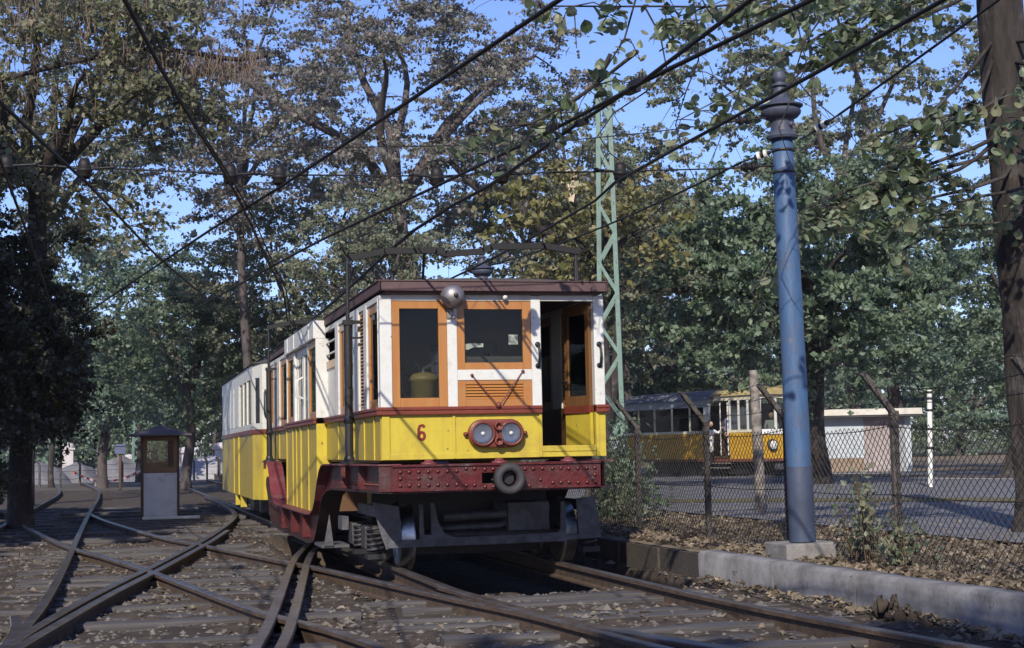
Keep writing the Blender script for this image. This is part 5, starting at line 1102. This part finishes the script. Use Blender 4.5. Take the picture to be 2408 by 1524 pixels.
tree('tall_tree', 'tall tree at the top left behind the catalpa', (-6.0, 30, ZG), (-5.2, 30, 10.5), (4.2, 3.5, 5.0), 110, 13000, .105, olive, .24, G, barkm, .3, .5, 17, leader=.8)
tree('yellowing_tree', 'small yellowing tree close behind the mast', (6.6, 17.5, ZB), (6.3, 17, 6.0), (2.2, 1.6, 1.6), 50, 2600, .14, yellowl, .12, G, barkd, .4, .4, 18)
dist_l = ['blue-green tree at the far left behind the stone pillar', 'dense tree far behind the gravel heaps', 'far tree behind the sentry booth', 'far tree above the second carriage', 'far dense tree behind the car numbered 6', 'far tree behind the lattice mast', 'far green tree behind the street tram', 'far pale green tree above the low building', 'farthest green tree at the right edge']
for i in range(9):
    x = -9.5+i*8.2; z = ZG if x < 2 else ZB; y = 88 if i < 3 else 75
    tree('distant_tree', dist_l[i], (x, y, z), (x+random.uniform(-.8, .8), y, 4.3+random.uniform(-.3, .8)), (5.2, 3, 5.0), 130, 24000, .19, [blugr, green, olive][i % 3], .3, 'distant trees', barkm, .5, .8, 30+i)
for i, (x, y, lb_) in enumerate(((2.1, 83, 'thin dark trunked tree near the far end of the carriage'), (-6.4, 56.6, 'thin dark sapling among the far fence posts'), (-2.65, 66, 'dark trunked tree just left of the sentry booth'))):
    tree('slender_tree', lb_, (x, y, ZG), (x, y, 5.4), (1.8, 1.5, 2.4), 45, 5000, .17, green, .13, G, barkd, .5, .5, 60+i)
tag(MB().tube([(-4.55, 56.1, ZG), (-4.3, 56.1, .6), (-4.1, 56.1, 1.6), (-4.0, 56.1, 3.2)], [.16, .14, .12, .1], 10).build('leaning_trunk', M('pale_bark', (.34, .30, .27), .9, col2=(.2, .17, .15), scale=6, bump=.4)), 'pale leaning bare trunk beside the signal box', 'tree')
def hedge(label, x0, x1, y, z, h, n, seed, mat):
    rg = np.random.default_rng(seed); t = thing('hedge', label, 'hedge', ((x0+x1)/2, y, z), 'hedges closing the view')
    c = np.stack([rg.uniform(x0, x1, n), y+rg.normal(0, .5, n), z+h*rg.uniform(0, 1, n)**.8*(1+.3*np.sin(rg.uniform(0, 6, n)))], 1); V, F = leaf_quads(c, .24, rg); fast_mesh('foliage', V, F, mat, t)
    m = MB()
    for k in range(int((x1-x0)/1.2)): xx = x0+.6+k*1.2; m.tube([(xx, y, z-.1), (xx+rg.normal()*.3, y, z+h*.8)], [.05, .02], 5, False)
    m.build('stem', barkd, t)
hedge('tall hedge behind the stone pillars at left', -13, 1, 93, ZG, 5.0, 17000, 1, blugr); hedge('tall hedge far behind the second carriage', 3, 22, 95, ZB, 5.0, 12000, 2, green); hedge('long hedge far beyond the street at right', 24, 70, 90, ZB, 6, 26000, 3, blugr)
# broken trunk
bt = thing('broken_tree', 'broken tree trunk with a pale torn top above the tram roof', 'tree', (9.2, 28, ZB))
MB().tube(smooth_path([(9.2, 28, 0), (9.15, 28, 3), (9.05, 28, 6), (9.0, 28, 8.6)], .5), .23, 12).tube(smooth_path([(9.05, 28, 7.0), (8.0, 27.6, 7.2), (7.0, 27.2, 8.0), (6.2, 27, 8.1), (5.2, 26.8, 9.0)], .4), [.17-.01*i for i in range(11)] if len(smooth_path([(9.05, 28, 7.0), (8.0, 27.6, 7.2), (7.0, 27.2, 8.0), (6.2, 27, 8.1), (5.2, 26.8, 9.0)], .4)) == 11 else .1, 9).build('trunk', barkd, bt)
m = MB(); ps = [(8.80, 9.15), (8.88, 8.9), (8.95, 8.98), (9.08, 8.95), (9.16, 9.0), (9.12, 8.75), (9.08, 8.4), (9.0, 8.0), (8.92, 7.8), (8.84, 8.3)]
m.prism(ps, 27.70, 27.80, 'y'); m.build('torn_wood', palewood, bt)
# catalpa pods
cat = [o for o in COL.objects if o.name.startswith('catalpa_tree')][0]
V, F = [], []; m = MB()
lb2 = MB().tube(smooth_path([(-7, 13, 7.25), (-5.6, 13, 7.5), (-4.4, 13, 7.85), (-3.2, 13, 8.15), (-2.4, 13, 8.15), (-1.5, 13, 8.05), (-.9, 13.6, 8.3)], .3), .045, 7).build('limb', barkd, cat)
podm = LEAF('brown_pods', [(.10, .06, .04), (.18, .11, .075), (.25, .17, .12), (.16, .12, .07)], .05)
for i in range(900):
    if i < 330: x, y, z = random.uniform(-3.5, -1.0), 13+random.gauss(0, .12), 0; z = 8.05+random.gauss(0, .12)
    else: x, y, z = random.gauss(-4.8, 1.3), 13.2+random.gauss(0, .9), random.gauss(8.6, .8)
    L = random.uniform(.2, .42); dx_ = random.gauss(0, .03); m.tube([(x, y, z), (x+dx_, y, z-L*.5), (x+dx_*2.4, y, z-L)], [.006, .008, .004], 3, False)
m.build('seed_pods', podm, cat, kind='stuff')
# trees standing behind the photographer and left of the yard: they throw the dappled shade over the foreground
shadel = LEAF('shade_tree_leaves', [(.04, .07, .025), (.07, .10, .035), (.11, .12, .05)], .25)
back = ['shade tree behind the photographer, farthest left of its row', 'shade tree behind the photographer, second from the left', 'shade tree behind the photographer, middle of its row', 'shade tree behind the photographer, second from the right', 'shade tree behind the photographer, farthest right of its row']
for i, (x, y, zc, rx, rz, nl) in enumerate(((-19, -27, 10.2, 4.4, 5.4, 13000), (-13.5, -26, 9.8, 3.8, 5.2, 13000), (-8.2, -25.5, 9.4, 3.8, 5.2, 13000), (-3.0, -25.0, 9.0, 3.6, 5.0, 12000), (2.2, -24, 8.6, 3.4, 4.6, 10000))):
    tree('shade_tree', back[i], (x, y, ZG), (x, y, zc), (rx, 2.6, rz), 80, nl, .34, shadel, .25, 'trees behind the photographer', barkm, .6, .75, 80+i)
side = ['shade tree left of the yard, nearest the sentry booth', 'shade tree left of the yard, beside the dark tree', 'shade tree left of the yard, nearest the photographer', 'shade tree left of the yard, well beyond the sentry booth', 'shade tree left of the yard, near the far fence', 'shade tree left of the yard, closest to the far fence']
for i, (x, y, zc, r) in enumerate(((-8.9, 6.5, 6.6, 2.6), (-11.3, 11.5, 6.6, 3.3), (-12.5, -1, 8.0, 3.4))):
    tree('side_tree', side[i], (x, y, ZG), (x, y, zc), (r, r, 4.0), 70, 11000, .32, shadel, .25, 'trees left of the yard', barkm, .6, .7, 90+i)

# ------------------------------------------------------------------ plants, litter, small things
def weed(x, y, h, label, n=9, seed=0):
    rg = random.Random(seed); w = thing('weed', label, 'plant', (x, y, ZB), 'weeds along the fence'); m = MB(); pts = []
    for i in range(n):
        e = Vector((x+rg.gauss(0, .16), y+rg.gauss(0, .16), ZB+h*rg.uniform(.5, 1))); p0 = Vector((x+rg.gauss(0, .05), y+rg.gauss(0, .05), ZB-.02)); md = p0.lerp(e, .5)+Vector((0, 0, .06))
        m.tube([p0, md, e], [.007, .005, .002], 4, False)
        for k in range(10): q_ = rg.uniform(.25, 1); pts.append(p0.lerp(e, q_)+Vector((rg.gauss(0, .03), rg.gauss(0, .03), rg.gauss(0, .02))))
    m.build('stem', M('weed_stem', (.09, .06, .035), .9), w)
    V, F = leaves_at(np.array([tuple(p) for p in pts]), len(pts)*2, .05, .05, np.random.default_rng(seed), 1.); fast_mesh('foliage', V, F, olive, w)
weed(2.55, -2.35, .75, 'tall twiggy weed left of the nearest fence post', 12, 1); weed(2.6, -3.05, .55, 'low twiggy weed right of the nearest fence post', 10, 2); weed(2.5, -2.75, .95, 'tallest thin weed climbing the nearest fence post', 6, 3); weed(2.75, 4.6, .7, 'bushy weed at the foot of the fence beside the tram', 14, 4)
rg = np.random.default_rng(5)
iv = thing('ivy', 'dark ivy and scrub climbing the foot of the lattice mast', 'plant', (3.36, 6.9, ZB))
C = np.stack([3.36+rg.normal(0, .25, 150), 6.6+rg.normal(0, .2, 150), ZB+np.abs(rg.normal(0, .5, 150))], 1); V, F = leaves_at(C, 2600, .14, .07, rg, 1.); fast_mesh('foliage', V, F, green, iv)
m = MB()
for i in range(14): m.tube([(3.36+random.gauss(0, .2), 6.65, ZB), (3.36+random.gauss(0, .2), 6.62, .6), (3.36+random.gauss(0, .16), 6.7, 1.25)], [.012, .009, .004], 4, False)
m.build('stem', barkd, iv)
litter_m = LEAF('fallen_leaves', [(.11, .08, .055), (.18, .135, .095), (.27, .215, .165), (.145, .115, .08), (.21, .17, .11), (.085, .062, .045)], .15, .7)
def litter(name, X, Y, zf, size, seed, mat=litter_m):
    rg = np.random.default_rng(seed); n = len(X); Z = np.array([zf(x, y) for x, y in zip(X, Y)])
    c = np.stack([X, Y, Z], 1); nrm = rg.normal(size=(n, 3))*.45; nrm[:, 2] = 1; nrm /= np.linalg.norm(nrm, axis=1)[:, None]
    t = rg.normal(size=(n, 3)); t -= nrm*np.sum(t*nrm, 1)[:, None]; t /= np.linalg.norm(t, axis=1)[:, None]; b_ = np.cross(nrm, t)
    S = (size*rg.uniform(.5, 1.3, n))[:, None]; k = rg.uniform(.0, .55, n)[:, None]
    V = np.stack([c-t*S*.6+nrm*S*k*.3, c+b_*S*.4+nrm*S*k, c+t*S*.6+nrm*S*k*.2, c-b_*S*.4+nrm*S*k], 1).reshape(-1, 3)
    return fast_mesh(name, V, np.arange(n*4).reshape(n, 4), mat, kind='stuff')
n = 26000; yy = rg.uniform(-9.5, 12, n); xx = np.array([wall_x(min(max(y, -14), 14)) for y in yy])+.2+rg.gamma(1.7, .95, n)
litter('leaf_litter', xx, yy, lambda x, y: ZB+.012+.012*random.random(), .068, 2)
n = 15000; yy = -9.5+rg.beta(1.1, 1.6, n)*32; xx = rg.uniform(-6.8, 1.8, n)
keep = np.array([(not in_shade_pit(x, y)) and (noise.noise((x*.8, y*.8, 4))+.55*noise.noise((x*2.6, y*2.6, 2)) > random.uniform(-.05, .5)) for x, y in zip(xx, yy)])
litter('track_leaf_litter', xx[keep], yy[keep], lambda x, y: zball(x, y)+.014+.010*random.random(), .045, 3)
yy = rg.uniform(-9, -.6, 700); xx = np.array([wall_x(y) for y in yy])-np.abs(rg.normal(0, .12, 700))
litter('kerb_leaf_litter', xx, yy, lambda x, y: zball(x, y)+.02+.02*random.random(), .06, 4)
# loose stones in the ballast
n = 15000; yy = -9.2+rg.beta(1., 2., n)*26; xx = rg.uniform(-6.6, 1.85, n); keep = np.array([not in_shade_pit(x, y) for x, y in zip(xx, yy)]); xx, yy = xx[keep], yy[keep]; n = len(xx)
octv = np.array([(1, 0, 0), (-1, 0, 0), (0, 1, 0), (0, -1, 0), (0, 0, .8), (0, 0, -.8)], float); octf = np.array([(0, 2, 4), (2, 1, 4), (1, 3, 4), (3, 0, 4), (2, 0, 5), (1, 2, 5), (3, 1, 5), (0, 3, 5)])
sz = rg.gamma(2.2, .007, n)+.007; zz = np.array([zball(x, y) for x, y in zip(xx, yy)])
V = octv[None]*sz[:, None, None]*rg.uniform(.6, 1.3, (n, 6, 1)); a = rg.uniform(0, 6.28, n); ca, sa = np.cos(a)[:, None], np.sin(a)[:, None]
V = np.stack([V[..., 0]*ca-V[..., 1]*sa+xx[:, None], V[..., 0]*sa+V[..., 1]*ca+yy[:, None], V[..., 2]*.7+zz[:, None]], 2).reshape(-1, 3)
F = (octf[None]+6*np.arange(n)[:, None, None]).reshape(-1, 3)
fast_mesh('ballast_stones', V, F, LEAF('stones', [(.07, .058, .05), (.11, .095, .085), (.16, .145, .13), (.05, .04, .034)], 0., .9), kind='stuff')
# a lump of earth against the kerb wall
m = MB(); cxl, cyl = wall_x(-4.2)-.12, -4.2
for k in range(22):
    ox, oy, r_k = random.gauss(0, .055), random.gauss(0, .10), random.uniform(.018, .06)
    vs = []; nn, mm_ = 10, 7
    for i in range(mm_+1):
        for j in range(nn):
            th = math.pi*i/mm_; ph = 2*math.pi*j/nn; rr = r_k*(1+.35*noise.noise((math.sin(th)*math.cos(ph)*2+k*5, math.sin(th)*math.sin(ph)*2, math.cos(th)*2)))
            vs.append((cxl+ox+rr*math.sin(th)*math.cos(ph), cyl+oy+rr*math.sin(th)*math.sin(ph), ZG+.03+(random.uniform(.05, .16)*max(0, 1-abs(oy)*7) if k % 2 else .0)+rr*math.cos(th)))
    m.add(vs, [(i*nn+j, i*nn+(j+1) % nn, (i+1)*nn+(j+1) % nn, (i+1)*nn+j) for i in range(mm_) for j in range(nn)], True)
tag(m.build('earth_clod', M('dark_earth', (.06, .045, .035), .95, bump=.8)), 'dark lump of earth lying against the concrete kerb wall', 'clod')
tag(MB().box(-.32, .12, -6.25, -6.2, ZG+.02, ZG+.05).build('lath', M('grey_lath', (.3, .27, .24), .9)), 'short pale lath lying among the leaves between the rails', 'lath')


# ------------------------------------------------------------------ thin autumn haze round the whole place
hz = MB().box(-420, 640, -75, 640, -2.0, 24.0).build('haze', yellow); hz['kind'] = 'stuff'
hm = bpy.data.materials.new('haze_air'); hm.use_nodes = True; hn = hm.node_tree.nodes; hn.remove(hn['Principled BSDF'])
hv = hn.new('ShaderNodeVolumePrincipled'); hv.inputs['Color'].default_value = (.85, .9, 1, 1); hv.inputs['Density'].default_value = .0003; hv.inputs['Anisotropy'].default_value = .0
hm.node_tree.links.new(hv.outputs[0], hn['Material Output'].inputs['Volume']); hz.data.materials.clear(); hz.data.materials.append(hm)
